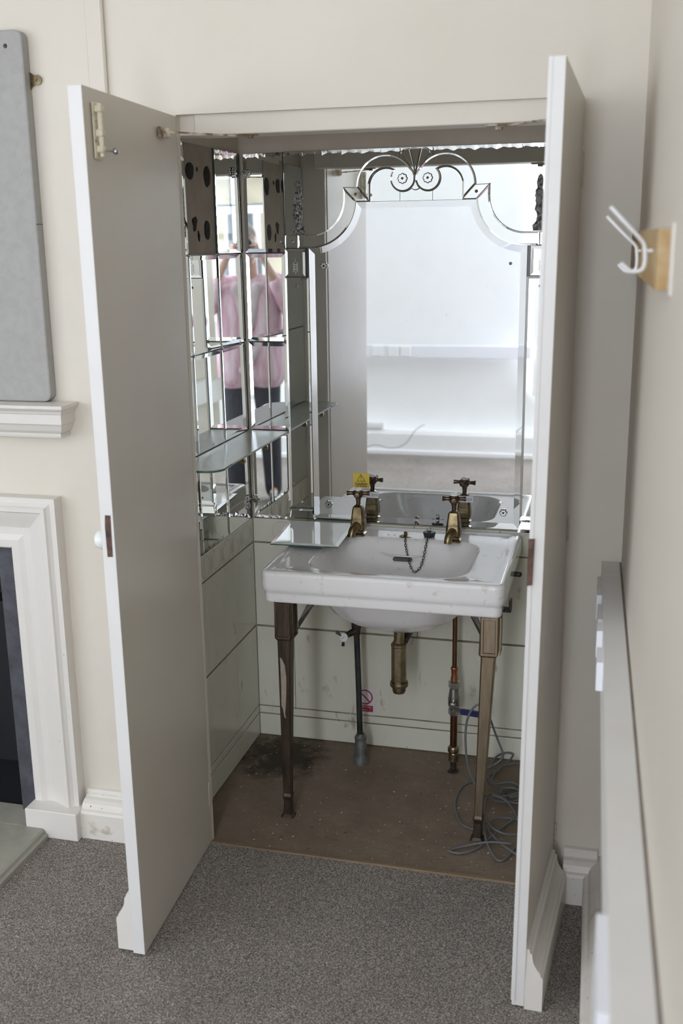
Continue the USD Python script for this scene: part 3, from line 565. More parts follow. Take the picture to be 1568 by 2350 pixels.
for s in (0, 1):
    g = (lambda p: flip(p)) if s else (lambda p: p); gx = (lambda x: MX(x)) if s else (lambda x: x)
    piece('frame_band', g(band), .0052, .0060, .0046, .0009)
    o = piece('end_block', g(endb), .0052, .0065, .0020, .0004); obj('stud', stud((gx(.0755), D - .0046, 1.7035), (0, -1, 0), .0050), 'silver', o, 40)
    o = piece('joint_block', g(jb), .0052, .0070, .0016, .0004); obj('stud', stud((gx(.2815), D - .0052, 1.8410), (0, -1, 0), .0048), 'silver', o, 40)
    obj('pointed_tip', ext(g(Polygon(point.exterior.coords, [point.buffer(-.004).exterior.coords])), on_back(D), 0, .0065), 'silver', bm)
    o = piece('scroll', g(scroll), .0056, .0070, .0046, .0010)
    fl = obj('flower', cat(*plate(g(flower(.4275, 1.8830)), on_back(D - .0060), .0035, .0016, -.0012)), 'mirror', o)
    out = g(flower(.4275, 1.8830)).buffer(.0011).difference(g(flower(.4275, 1.8830)))
    obj('flower_groove', ext(out, on_back(D - .0058), 0, .0004), 'groove', o); obj('stud', stud((gx(.4275), D - .0095, 1.8830), (0, -1, 0), .0040), 'silver', o, 40)
    # pilaster
    o = piece('pilaster_panel', g(sbox(.0505, 1.5960, .1165, 1.6815)), .0052, .0065, .0085, .0010)
    mot = unary_union([Point(.084, z).buffer(r, 6) for z, r in ((1.650, .0011), (1.643, .0013), (1.606, .0013))] + [LineString([(.084 + sx * (.003 + .004 * math.sin(t)), 1.632 + q * .006 + .003 * math.cos(t)) for t in np.linspace(0, 4, 8)]).buffer(.0006, 2) for sx in (-1, 1) for q in (-3, -1.8, -.6, .6)])
    obj('etched_motif', ext(g(mot) if mot.geom_type == 'Polygon' else affinity.scale(mot, -1 if s else 1, 1, origin=(XC if s else .084, 1.63)), on_back(D - .0052), 0, .0004), 'sign_white', o)
    o = piece('pilaster_shaft', g(sbox(.0480, .8460, .1265, 1.5935)), .0052, .0065, .0065, .0009, edge='glass_edge')
    for z in (1.5650, .8630): obj('stud', stud((gx(.0865), D - .0052, z), (0, -1, 0), .0042), 'silver', o, 40)
    prof = [(.0020, .806), (.0020, .846), (.0080, .846), (.0095, .842), (.0080, .836), (.0060, .830), (.0085, .822), (.0125, .815), (.0145, .810), (.0145, .801), (.0020, .801)]
    x0, x1 = sorted((gx(.0400), gx(.1300)))
    obj('pilaster_base', hull([(x0 + i, D - d, z) for d, z, i in ((.0, .846, .006), (.0075, .846, .006), (.0095, .841, .003), (.009, .835, .007), (0, .835, .007))] + [(x1 - i, D - d, z) for d, z, i in ((.0, .846, .006), (.0075, .846, .006), (.0095, .841, .003), (.009, .835, .007), (0, .835, .007))]), 'mirror', bm)
    obj('pilaster_base', hull([(x + sg * i, D - d, z) for x, sg in ((x0, 1), (x1, -1)) for d, z, i in ((.0, .834, .008), (.0075, .834, .008), (.0100, .822, .006), (.0145, .812, .000), (.0145, .801, -.002), (0, .801, -.002))]), 'mirror', bm)
    # cast glass figure standing on the frame
    zs = np.array([0, .010, .024, .027, .034, .046, .058, .070, .082, .092, .104, .114, .119, .124, .134, .146, .155, .160]); ws = np.array([.0185, .0185, .0165, .0110, .0095, .0100, .0135, .0120, .0115, .0130, .0125, .0100, .0070, .0070, .0085, .0080, .0050, .0010])
    zz = np.linspace(0, .160, 64); ww = np.interp(zz, zs, ws); th_ = np.linspace(0, 2 * math.pi, 28, endpoint=False); rings = []
    for q, w in zip(zz, ww):
        nz = meshkit.noise(np.stack([np.cos(th_) * 1.8, np.sin(th_) * 1.8, np.full(28, q * 130)], -1), 5 + s) - .5
        rr = w * (1 + .62 * nz); rings.append(np.stack([gx(.0945 - .002 * math.sin(q * 40)) + rr * np.cos(th_), D - .005 + np.clip(.75 * rr * np.sin(th_), -1, .003), np.full(28, 1.7250 + q)], -1))
    obj('glass_figure', loft(rings), 'cast_glass', bm, 12)
# shell and drop between the scrolls
pet = []
for k, (a0, a1) in enumerate(((128, 104), (103, 77), (76, 52))):
    P0 = np.array((XC, 1.895)); e0, e1 = (P0 + .074 * np.array([math.cos(math.radians(a)), math.sin(math.radians(a))]) for a in (a0, a1)); mid = P0 + .080 * np.array([math.cos(math.radians((a0 + a1) / 2)), math.sin(math.radians((a0 + a1) / 2))])
    q = Polygon([P0, e0, (e0 * .7 + mid * .3) + (mid - P0) * .05, mid, (e1 * .7 + mid * .3) + (mid - P0) * .05, e1])
    q = polys(q.difference(so.buffer(.0915, 32)).difference(Point(MX(.375), 1.862).buffer(.0915, 32)).intersection(sbox(.419, 1.85, .517, 1.969)))[0]
    piece('shell_petal', q, .0040, .0060, .0030, .0010)
piece('drop', Point(XC, 1.8660).buffer(.0165, 16).difference(sd.buffer(.038)).difference(Point(MX(.4275), 1.883).buffer(.038)).buffer(0), .0040, .0055, .0015, .0005)
for x, z in ((.1765, 1.6290), (.1795, .8600), (.7535, .8600)):
    rs = obj('rosette', rosette(on_back(D), x, z), 'silver', bm); obj('screw', stud((x, D - .006, z), (0, -1, 0), .0032), 'iron', rs, 40)
obj('screw_hole', cat(lathe([(.0048, 0), (.0048, .0006)], (.756, D - .0002, 1.6310), (0, -1, 0), 14)), 'groove', bm)

# loose mirror tile lying on the basin
lt = thing('loose_mirror_tile', 'square-cut mirror tile lying loose on the left corner of the basin', 'mirror tile', (.17, .52, .803))
LTP = Polygon([(.0765, .384), (.2900, .390), (.2785, .672), (.0545, .664)])
f, e = plate(LTP, on_flat(.8035), .0062, .012, -.0024)
LTm = trimesh.transformations.rotation_matrix(.004, [0, 1, 0], [.17, .52, .80])
o = obj('pale_face', f, 'fallen_tile', lt); obj('glass_edge', cat(e, ext(LTP, on_flat(.8035), 0, .0002)), 'glass_edge', lt)  # face is plain pale gloss, its reflected brightness painted in

# ---------------------------------------------------------------- wash basin
wb_ = thing('washbasin', 'white ceramic washbasin with stepped front on two brass legs', 'washbasin', (XC, .42, 0))
BX0, BX1, BY0, BY1 = .1175, .8165, .1500, .6900
def rr(i, z, r): return rrect(BX0 + i, BX1 - i, BY0 + i, BY1, max(r - i, .008), z, 7)
def tom(m):
    m.merge_vertices(); m.fix_normals(); return m3.Manifold(m3.Mesh(np.asarray(m.vertices, np.float32), np.asarray(m.faces, np.uint32)))
outer = tom(loft([rr(.016, .699, .030), rr(.011, .7005, .030), rr(.0085, .706, .030), rr(.008, .724, .030), rr(.0075, .730, .030), rr(.004, .7345, .030), rr(.001, .742, .030), rr(.0, .752, .030), rr(0, .782, .030), rr(.0015, .788, .030), rr(.005, .7925, .030), rr(.010, .7945, .030), rr(.016, .795, .030)]))
# wide shallow sunk deck inside the rim, then the bowl
deck = tom(loft([rrect(.158, .776, .190, .672, .012, .7905, 6), rrect(.150, .784, .184, .680, .014, .796, 6), rrect(.146, .788, .180, .684, .014, .80, 6)]))
def bowl(s):
    out = []
    for z, i, r in ((.648, .17, .06), (.650, .135, .09), (.658, .095, .10), (.675, .060, .10), (.70, .040, .095), (.73, .025, .088), (.760, .013, .092), (.776, .007, .090), (.784, .0035, .090), (.789, -.001, .092), (.7935, -.008, .097), (.80, -.020, .105)):
        j = i * s
        out.append(rrect(.231 + j, .704 - j, .204 + j * .75, .583 - j * 1.55 - (.010 if z < .7 else 0), r, z, 8))
    return out
under = tom(loft([rrect(.425, .515, .39, .47, .038, .5515, 8), rrect(.375, .562, .355, .50, .07, .561, 8), rrect(.315, .618, .31, .53, .10, .586, 8), rrect(.270, .662, .265, .55, .12, .625, 8), rrect(.240, .695, .22, .575, .12, .70, 8), rrect(.240, .695, .22, .575, .12, .72, 8)]))
body = (outer - deck + under) - tom(loft(bowl(1.0)))
body = body - tom(cbox(.28, .66, .05, .055, .5, .51))
obj('bowl', body, 'ceramic', wb_, 38)
# overflow on the sloping back of the bowl
ob = np.array([.459, .5405, .7335]); on = np.array([0, -.86, .51]); ou = np.array([0, .51, .86]); oxv = np.array([1.0, 0, 0])
def slope(a, b2, h): return ob + np.multiply.outer(a, oxv) + np.multiply.outer(b2, ou) + np.multiply.outer(h, on)
slot = LineString([(-.024, 0), (.024, 0)]).buffer(.0075, 10)
obj('overflow_rim', ext(LineString([(-.024, 0), (.024, 0)]).buffer(.0098, 10).difference(slot), slope, -.004, .0016), 'ceramic', wb_, 30)
obj('overflow_slot', ext(slot, slope, -.004, .0004), 'groove', wb_)
obj('overflow_lip', tube(catmull([(.382, .5535, .7500), (.42, .5410, .7462), (.459, .5375, .7450), (.50, .5410, .7462), (.536, .5535, .7500)], 6), [.0006 + .0022 * math.sin(math.pi * t) for t in np.linspace(0, 1, 25)], 8), 'ceramic', wb_, 50)
for x, y in ((.3985, .6140), (.4185, .6165)): obj('fixing_hole', lathe([(.0030, 0), (.0030, .0006)], (x, y, .7904), (0, 0, 1), 12), 'groove', wb_)
# legs
def leg(xt, xb, m, patch, label):
    yt, yb = .197, .195
    def ring(z, w, x=None, y=None):
        t = 1 - z / .69; xx = xt * (1 - t) + xb * t; yy = yt * (1 - t) + yb * t; h = w / 2; c = h * .22
        return np.array([(xx + a, yy + b2, z) for a, b2 in ((h - c, -h), (h, -h + c), (h, h - c), (h - c, h), (-h + c, h), (-h, h - c), (-h, -h + c), (-h + c, -h))])
    L = obj('leg', loft([ring(.060, .024), ring(.585, .041), ring(.700, .043)]), m, wb_, label=label)
    obj('collar', cat(loft([ring(.578, .046), ring(.584, .053), ring(.698, .054)]), *[ext(sbox(-.0225, .586, .0225, .696).difference(sbox(-.017, .592, .017, .690)), lambda a, b2, h: np.stack([xt - .001 + a, .197 - .027 - h, b2], -1), 0, .0028)], ext(sbox(-.0225, .586, .0225, .696).difference(sbox(-.017, .592, .017, .690)), lambda a, b2, h: np.stack([xt + .027 + h, .197 + a, b2], -1), 0, .0028)), m, L)
    obj('collar_groove', cat(ext(sbox(-.0175, .5915, .0175, .6905).difference(sbox(-.0155, .5935, .0155, .6885)), lambda a, b2, h: np.stack([xt - .001 + a, .197 - .0268 - h, b2], -1), 0, .0005)), 'iron', L)
    obj('foot', loft([ring(0, .040), ring(.004, .038), ring(.010, .026), ring(.055, .023), ring(.070, .031), ring(.074, .029), ring(.080, .024)]), 'leg_bronze', L)
    if patch:
        P = Polygon([(.166, .525), (.172, .52), (.180, .50), (.1835, .46), (.181, .40), (.176, .345), (.178, .33), (.173, .335), (.170, .36), (.1655, .37), (.167, .44)])
        obj('bare_patch', ext(P, lambda a, b2, h: np.stack([a, .197 - .0218 + (.55 - b2) * .0165 - h, b2], -1), -.001, .0006), 'leg_patch', L, label='pale patch where the finish has peeled')
    return L
leg(.1795, .1725, 'leg_bronze', True, 'dark tarnished brass leg with peeling finish')
leg(.7765, .7505, 'leg_brass', False, 'brighter brass leg')
for s, x in ((1, .190), (-1, .770)):
    obj('bracket', cat(cbox(x - .012, x + .012, .17, D - .001, .686, .6985, .002), hull([(x + s * .016, .235, .595), (x + s * .016, .235, .618), (x + s * .068, .262, .680), (x + s * .050, .262, .690), (x + s * .016, .243, .595), (x + s * .016, .243, .618), (x + s * .068, .270, .680), (x + s * .050, .270, .690)])), 'iron', wb_)
obj('bracket', cat(cbox(.770, .826, .24, .27, .690, .698, .002), cbox(.820, .827, .24, .27, .690, .726, .002)), 'iron', wb_)
obj('fixing_bolt', cat(cyl((.812, .45, .738), (.828, .45, .738), .008), ball((.829, .45, .738), .0085)), 'iron', wb_, 40)
# pillar taps
def tap(x, y, cap):
    T = holder('tap', wb_)
    def oc(z, w, d, cy=0.0, cx=0.0):
        a = w / 2; b2 = d / 2; c = .30
        return np.array([(x + cx + p, y + cy + q, z) for p, q in ((a * (1 - c), -b2), (a, -b2 * (1 - c)), (a, b2 * (1 - c)), (a * (1 - c), b2), (-a * (1 - c), b2), (-a, b2 * (1 - c)), (-a, -b2 * (1 - c)), (-a * (1 - c), -b2))])
    obj('body', cat(loft([oc(.7905, .048, .048), oc(.796, .048, .048), oc(.799, .036, .036), oc(.806, .036, .036), oc(.811, .0455, .0455), oc(.826, .0455, .0455), oc(.842, .0420, .0415), oc(.846, .0415, .0410)]), loft([oc(.8465, .041, .041), oc(.876, .034, .034), oc(.883, .030, .030), oc(.888, .020, .020), oc(.890, .012, .012)])), 'brass', T)
    pth = catmull([(x, y - .006, .8225), (x - .002, y - .026, .8225), (x - .006, y - .043, .8185), (x - .009, y - .053, .8085), (x - .010, y - .056, .7965)], 5)
    obj('spout', tube(pth, np.interp(np.linspace(0, 1, len(pth)), [0, .3, .6, .85, 1], [.0165, .0150, .0135, .0120, .0118]), 10), 'brass', T, 38)
    obj('spindle', lathe([(.0072, .886), (.0072, .904), (.0085, .905), (.0085, .910), (.013, .914), (.0165, .922), (.0165, .932), (.013, .937)], (x, y, 0), (0, 0, 1), 16), 'dark_brass', T, 40)
    rot = math.radians(7); arms = []
    for k in range(4):
        d = np.array([math.cos(rot + k * math.pi / 2), math.sin(rot + k * math.pi / 2), 0]); c0 = np.array([x, y, .9265])
        arms.append(tube([c0 + d * q for q in (.010, .016, .022, .030, .036, .0365)], [.0085, .0068, .0056, .0068, .0082, .0060], 10))
    obj('cross_handle', cat(*arms), 'dark_brass', T, 40)
    obj('index_cap', lathe([(.0128, .9355), (.0128, .9385), (.0105, .9425), (.006, .9445), (0, .9450)], (x, y, 0), (0, 0, 1), 18), 'porcelain', T, 50)
    return T
tap(.3035, .600, 'hot'); tap(.6125, .585, 'cold')
# plug, rose and chain
pg = thing('basin_plug', 'black rubber plug with dull metal chain draped into the basin', 'plug', (.50, .60, .79))
obj('chain_rose', lathe([(.0205, 0), (.0205, .0012), (.0150, .0032), (.0065, .005), (.0055, .010), (.0065, .013), (.003, .0165), (0, .017)], (.4560, .6060, .7905), (0, 0, 1), 22), 'trap_brass', pg, 40)
obj('stopper', cat(lathe([(.0165, 0), (.0190, .010), (.0198, .0105), (.0198, .0145), (.0180, .016), (.006, .0165), (.005, .020), (0, .0205)], (.5300, .6180, .7905), (0, 0, 1), 22)), 'rubber', pg, 35)
obj('plug_ring', trimesh.creation.torus(.0055, .0012, 14, 8).apply_transform(trimesh.transformations.rotation_matrix(math.pi / 2, [1, 0.3, 0])).apply_translation([.5290, .6170, .8145]), 'chrome', pg, 50)
cp = catmull([(.4560, .6010, .8020), (.4595, .5840, .7935), (.4630, .5640, .7800), (.4690, .5500, .7630), (.4770, .5390, .7420), (.4880, .5250, .7160), (.5030, .5170, .7030), (.5180, .5250, .7170), (.5245, .5390, .7400), (.5280, .5560, .7690), (.5300, .5800, .7930), (.5290, .6080, .8095)], 30)
s_ = np.concatenate([[0], np.cumsum(np.linalg.norm(np.diff(cp, axis=0), axis=1))]); N = int(s_[-1] / .0092)
for k in range(N):
    q = (k + .5) * s_[-1] / N; c0 = np.array([np.interp(q, s_, cp[:, i]) for i in range(3)]); c1 = np.array([np.interp(min(q + .003, s_[-1]), s_, cp[:, i]) for i in range(3)]); d = (c1 - c0) / max(np.linalg.norm(c1 - c0), 1e-9)
    nn = np.cross(d, [1, 0, 0.2]) if k % 2 else np.cross(d, np.cross(d, [1, 0, 0.2])); nn /= np.linalg.norm(nn); w = np.cross(nn, d)
    t_ = np.linspace(0, 2 * math.pi, 10, endpoint=False)
    obj('chain_link', tube(c0 + np.outer(np.cos(t_) * .0062, d) + np.outer(np.sin(t_) * .0033, w),   .00105, 6, closed=True), 'chain_metal', pg, 60)

# ---------------------------------------------------------------- pipework
bt = thing('bottle_trap', 'tarnished brass bottle trap hanging under the basin', 'waste trap', (.469, .45, .333))
tx, ty = .469, .435
obj('tail_pipe', lathe([(.0165, .504), (.0165, .535), (.021, .536), (.021, .5445)], (tx, ty, 0), (0, 0, 1), 22), 'trap_brass', bt, 40)
obj('trap_body', lathe([(.0235, .368), (.0245, .372), (.0245, .485), (.0255, .488), (.0255, .494), (.018, .500), (.018, .506)], (tx, ty, 0), (0, 0, 1), 8, math.pi / 8), 'trap_brass', bt)
obj('trap_cap', lathe([(.012, .330), (.019, .332), (.0215, .340), (.0215, .352), (.028, .354), (.029, .360), (.028, .367), (.0245, .369)], (tx, ty, 0), (0, 0, 1), 24), 'trap_brass', bt, 40)
obj('outlet_pipe', tube(catmull([(tx + .012, ty + .02, .497), (tx + .014, ty + .08, .50), (tx + .014, D - .002, .50)], 5), .013, 14), 'iron', bt, 40)
hp = thing('supply_pipe', 'dark lead hot water pipe with stop tap left of the trap', 'pipe', (.31, .572, 0))
obj('pipe', tube([(.3085, .572, .09), (.306, .572, .25), (.300, .572, .47)], .0098, 14), 'lead', hp, 50)
obj('floor_boot', lathe([(.027, 0), (.0265, .006), (.0185, .085), (.0200, .088), (.0200, .096), (.016, .100), (.013, .108)], (.310, .572, 0), (0, 0, 1), 20), 'lead_pale', hp, 40)
obj('valve_body', cat(lathe([(.0105, .455), (.0135, .460), (.0145, .480), (.017, .487), (.017, .520), (.012, .524), (.009, .60), (.009, .699)], (.300, .572, 0), (0, 0, 1), 14), tube([(.300, .572, .474), (.268, .545, .460)], [.012, .009], 12)), 'iron', hp, 40)
vd = np.array([-.032, -.10, .01]); vd /= np.linalg.norm(vd); vc = np.array([.2665, .538, .4590])
vh = obj('stop_handle', cat(*[tube([vc, vc + np.array([a, 0, c_]) * .5, vc + np.array([a, 0, c_])], [.004, .0042, .0055], 8) for a, c_ in ((-.026, .016), (-.004, -.030), (.022, .010))]), 'iron', hp, 40)
ax_ = np.cross([0, 0, 1], vd); ax_ /= np.linalg.norm(ax_); up_ = np.cross(vd, ax_)
obj('index_disc', lathe([(.0155, 0), (.0155, .004), (.0125, .0065), (0, .0068)], vc, vd, 20), 'porcelain', vh, 35)
obj('disc_lettering', letters('HOT', .0055, (0, 0), lambda a, b2, h: vc + vd * .0068 + np.multiply.outer(a * .85 - b2 * -.5, -ax_ * -1) + np.multiply.outer(b2 * .85 + a * .5, up_) + np.multiply.outer(h, vd)), 'sign_black', vh)
cp_ = thing('supply_pipe', 'copper cold water pipe with blue lever valve right of the trap', 'pipe', (.622, .582, 0))
px_, py_ = .6215, .582
obj('upper_pipe', tube([(px_, py_, .345), (px_, py_, .52), (px_ - .002, py_, .699)], .0078, 14), 'copper', cp_, 50)
obj('reducer', lathe([(.0085, .372), (.0115, .370), (.0125, .366), (.0110, .360), (.0105, .344), (.0125, .330), (.0125, .318)], (px_, py_, 0), (0, 0, 1), 18), 'bright_copper', cp_, 40)
vb = obj('valve_body', cat(lathe([(.0125, .322), (.0185, .320), (.0190, .300), (.0150, .297)], (px_, py_, 0), (0, 0, 1), 6), lathe([(.0150, .297), (.0165, .285), (.0205, .262), (.0205, .240), (.0160, .228), (.0150, .224)], (px_, py_, 0), (0, 0, 1), 18), lathe([(.0150, .226), (.0190, .224), (.0185, .206), (.0125, .203)], (px_, py_, 0), (0, 0, 1), 6), cyl((px_, py_ - .02, .250), (px_, py_ - .036, .250), .010, 14), cyl((px_, py_ - .036, .250), (px_, py_ - .042, .250), .0065, 6)), 'chrome', cp_, 30)
lv = obj('lever', hull([(px_ - .008, py_ - .040, .242), (px_ - .008, py_ - .040, .258), (px_ + .040, py_ - .048, .228), (px_ + .040, py_ - .048, .246), (px_ - .008, py_ - .037, .242), (px_ - .008, py_ - .037, .258), (px_ + .040, py_ - .045, .228), (px_ + .040, py_ - .045, .246)]), 'chrome', vb)
obj('lever_grip', hull([(px_ + x, py_ - .050 + dy, z) for x, z0, z1 in ((.028, .229, .248), (.120, .222, .241)) for z in (z0, z1) for dy in (0, .008)]), 'blue_plastic', vb)
obj('lower_pipe', tube([(px_, py_, .085), (px_, py_, .21)], .0118, 16), 'copper', cp_, 50)
obj('coupling', lathe([(.0125, .038), (.0165, .040), (.0165, .066), (.0145, .069), (.0190, .074), (.0190, .086), (.0150, .092), (.0118, .094)], (px_, py_, 0), (0, 0, 1), 18), 'trap_brass', cp_, 35)
obj('floor_stub', cat(cyl((px_, py_, .0), (px_, py_, .040), .0095, 14), lathe([(.020, 0), (.017, .004), (.0095, .007)], (px_, py_, 0), (0, 0, 1), 14)), 'iron', cp_, 35)

# ---------------------------------------------------------------- coil of cable
cbl = thing('cable', 'loose tangle of thin grey cable by the right basin leg', 'cable', (.76, .35, 0))
runs = [
 [(.752, .28, .012), (.746, .225, .012), (.697, .254, .006), (.669, .324, .006), (.658, .388, .006), (.665, .474, .006), (.694, .524, .006), (.710, .563, .010), (.738, .616, .015), (.753, .676, .02), (.780, .690, .03), (.807, .684, .03), (.793, .644, .02), (.763, .591, .014), (.742, .55, .012)],
 [(.865, .160, .010), (.842, .098, .006), (.818, .093, .006), (.788, .142, .016), (.766, .220, .024), (.757, .293, .026), (.754, .370, .024), (.762, .426, .02), (.796, .418, .02), (.840, .448, .02), (.846, .493, .02), (.813, .514, .02), (.774, .491, .02), (.758, .516, .02), (.765, .577, .02), (.795, .629, .02), (.850, .655, .02)],
 [(.851, .161, .018), (.787, .151, .020), (.714, .129, .008), (.683, .103, .006), (.719, .100, .006), (.758, .132, .008), (.794, .199, .012), (.825, .268, .012), (.870, .350, .012)],
 [(.775, .235, .012), (.809, .179, .014), (.844, .141, .014), (.895, .105, .008)],
 [(.772, .405, .03), (.813, .380, .03), (.844, .335, .02), (.880, .240, .012)],
 [(.760, .345, .330), (.736, .350, .352), (.717, .350, .346), (.698, .350, .311), (.691, .350, .260), (.694, .350, .188), (.705, .350, .131), (.729, .350, .083), (.76, .37, .04), (.80, .40, .012), (.85, .42, .012), (.90, .47, .012)],
 [(.760, .345, .330), (.763, .395, .280), (.779, .400, .231), (.796, .400, .189), (.800, .400, .168), (.788, .400, .147), (.758, .400, .123), (.74, .43, .08), (.77, .46, .03), (.83, .50, .012), (.90, .52, .012)],
 [(.80, .45, .012), (.82, .40, .016), (.86, .40, .016), (.88, .45, .012), (.86, .49, .01), (.82, .49, .01), (.80, .46, .012)],
 [(.90, .25, .01), (.85, .22, .012), (.81, .215, .02), (.78, .25, .02), (.80, .30, .014), (.86, .31, .01), (.92, .29, .008)],
 [(.79, .44, .016), (.80, .47, .02), (.835, .475, .022), (.85, .45, .02), (.83, .43, .016), (.80, .44, .012)]]
obj('cable_run', cat(*[tube(catmull(r, 8), .0034, 8) for r in runs]), 'cable_grey', cbl, 60)

# ---------------------------------------------------------------- stickers
F0 = on_back(D - .0001)
cs = thing('caution_sticker', 'yellow caution sticker with warning triangle on the mirror above the left tap', 'sticker', (.289, D, .945))
obj('backing', ext(sbox(.263, .921, .317, .969), F0, 0, .0006), 'sign_yellow', cs)
tri_o = Polygon([(.2895, .9650), (.2765, .9425), (.3025, .9425)]).buffer(.0010, 4)
obj('symbol', cat(ext(tri_o.difference(Polygon([(.2895, .9650), (.2765, .9425), (.3025, .9425)]).buffer(-.0004)), F0, .0006, .0009), ext(unary_union([Polygon([(.2882, .9600), (.2908, .9600), (.2901, .9510), (.2889, .9510)]), Point(.2895, .9465).buffer(.0013)]), F0, .0006, .0009)), 'sign_black', cs)
obj('lettering', cat(letters('Caution', .0085, (.2895, .9340), F0, .0006, True), letters('Very hot water', .0040, (.2895, .9255), F0, .0006, True)), 'sign_black', cs)
for i, (x0, z0, lab) in enumerate(((.2845, .8880, 'small white number label on the mirror behind the left tap'), (.5945, .8880, 'small white number label on the mirror behind the right tap'))):
    s1 = thing('number_label', lab, 'sticker', (x0 + .03, D, z0))
    obj('backing', ext(sbox(x0, z0, x0 + .0620, z0 + .0200), F0, 0, .0005), 'sign_white', s1)
    obj('lettering', letters('025', .0080, (x0 + .0485, z0 + .0100), F0, .0005), 'sign_black', s1)
G = on_back(D - .0001)
ns = thing('prohibition_sign', 'small white sign with red crossed circle behind the lead pipe', 'sign', (.30, D, .10))
obj('backing', ext(sbox(.2620, .1150, .3330, .2140), G, 0, .0006), 'sign_white', ns)
ringp = Point(.2960, .1810).buffer(.0275, 24).difference(Point(.2960, .1810).buffer(.0228, 24)); barp = LineString([(.2960 - .0178, .1810 + .0178), (.2960 + .0178, .1810 - .0178)]).buffer(.0023, cap_style=2)
obj('symbol', ext(unary_union([ringp, barp]), G, .0006, .0009), 'sign_red', ns)
obj('panel', ext(sbox(.2690, .1270, .3240, .1500).buffer(-.001).buffer(.001), G, .0006, .0009), 'sign_red', ns)
obj('lettering', cat(letters('Not drinking', .0058, (.2940, .1440), G, .0009), letters('water', .0058, (.2940, .1335), G, .0009)), 'sign_white', ns)

# ---------------------------------------------------------------- fireplace, hearth, board on the left
fp = thing('fireplace', 'white painted fireplace surround with moulded mantelshelf and black opening', 'fireplace', (-.89, 0, 0))
shelf_prof = [(0, 1.198), (.052, 1.200), (.054, 1.206), (.050, 1.211), (.056, 1.214), (.062, 1.220), (.070, 1.235), (.075, 1.240), (.075, 1.266), (.079, 1.268), (.082, 1.275), (.090, 1.280), (.094, 1.284), (.094, 1.292), (0, 1.293)]
def returned(prof, x0, x1, y=0.0, k=0.75):
    """cornice with returned ends: rings of the rectangle offset by each depth"""
    rings = []
    for d, z in prof: rings.append(np.array([(x1 + (d - .094) * k, y - d, z), (x1 + (d - .094) * k, y, z), (x0 - (d - .094) * k, y, z), (x0 - (d - .094) * k, y - d, z)]))
    return loft(rings)
obj('mantelshelf', returned(shelf_prof, -1.46, -.327), 'white_paint', fp)
# architrave: profile across (from the opening outwards), mitred round three sides
AP = [(0, .0), (0, .034), (.004, .037), (.024, .037), (.040, .031), (.060, .030), (.078, .036), (.095, .046), (.108, .050), (.112, .056), (.124, .056), (.128, .050), (.136, .044), (.150, .042), (.150, 0)]
def architrave(x0, x1, zt):
    pts = [(x1, .080), (x1, zt), (x0, zt), (x0, .080)]; dirs = [(1, 0), (1, 1), (-1, 1), (-1, 0)]; rings = []
    for (x, z), (dx, dz) in zip(pts, dirs): rings.append(np.array([(x + dx * a, -h, z + dz * a) for a, h in AP]))
    return loft(rings)
obj('architrave', architrave(-1.23, -.552, .876), 'white_paint', fp, 16)
for x0, x1 in ((-.556, -.388), (-1.394, -1.226)): obj('plinth', cbox(x0, x1, -.090, 0, 0, .088, .002), 'white_paint', fp)
ins = sbox(-1.23, 0, -.552, .876).difference(sbox(-1.165, -1, -.617, .81))
obj('slip', ext(ins, on_back(.02), 0, .024), 'slate', fp)
obj('firebox', cat(cbox(-1.20, -.58, .34, .36, 0, .9), cbox(-1.20, -1.17, .02, .35, 0, .9), cbox(-.61, -.58, .02, .35, 0, .9), cbox(-1.2, -.58, .02, .35, .88, .9), cbox(-1.2, -.58, .02, .35, -.01, .012)), 'soot', fp)
obj('inner_hearth', cbox(-1.225, -.557, -.0900, .019, 0, .030, .001), 'hearth_stone', fp)
obj('fire_back', hull([(-1.05, .30, .013), (-.73, .30, .013), (-1.0, .26, .60), (-.78, .26, .60), (-1.05, .34, .013), (-.73, .34, .013), (-1.0, .34, .6), (-.78, .34, .6)]), 'soot', fp)
he = tag(obj('hearth', loft([rrect(-1.30 + i, -.484 - i, -.50 + i, -.0905, .004, z, 3) for i, z in ((0, 0.0), (0, .013), (.004, .016), (.008, .017), (.010, .026), (.016, .030))]), 'hearth_stone'), 'grey green stone hearth slab with moulded edge in front of the fireplace', 'hearth')
gb = thing('grey_board', 'tall grey speckled board with rounded corners standing on the mantelshelf', 'board', (-.89, -.02, 1.293))
bp = sbox(-1.39, 1.294, -.391, 2.222).buffer(-.022).buffer(.022, 6)
f, e = plate(bp, on_back(-.001), .031, .003, -.002)
obj('panel', cat(f, e), 'board_grey', gb)
obj('joint', cat(cbox(-.3925, -.3905, -.032, -.002, 1.7545, 1.7565)), 'groove', gb)
ear = unary_union([Polygon([(-.392, 2.126), (-.386, 2.122), (-.379, 2.1175), (-.371, 2.118), (-.371, 2.094), (-.379, 2.0945), (-.386, 2.090), (-.392, 2.082)]), Point(-.371, 2.106).buffer(.012, 12)]).difference(Point(-.3705, 2.1055).buffer(.0032, 8))
obj('hanging_plate', ext(ear, on_back(-.004), 0, .002), 'brass', gb, label='small dull brass hanging plate')
obj('screw', lathe([(.0055, 0), (.0045, .002), (0, .0025)], (-.437, -.0320, 2.185), (0, -1, 0), 12), 'iron', gb, 40)

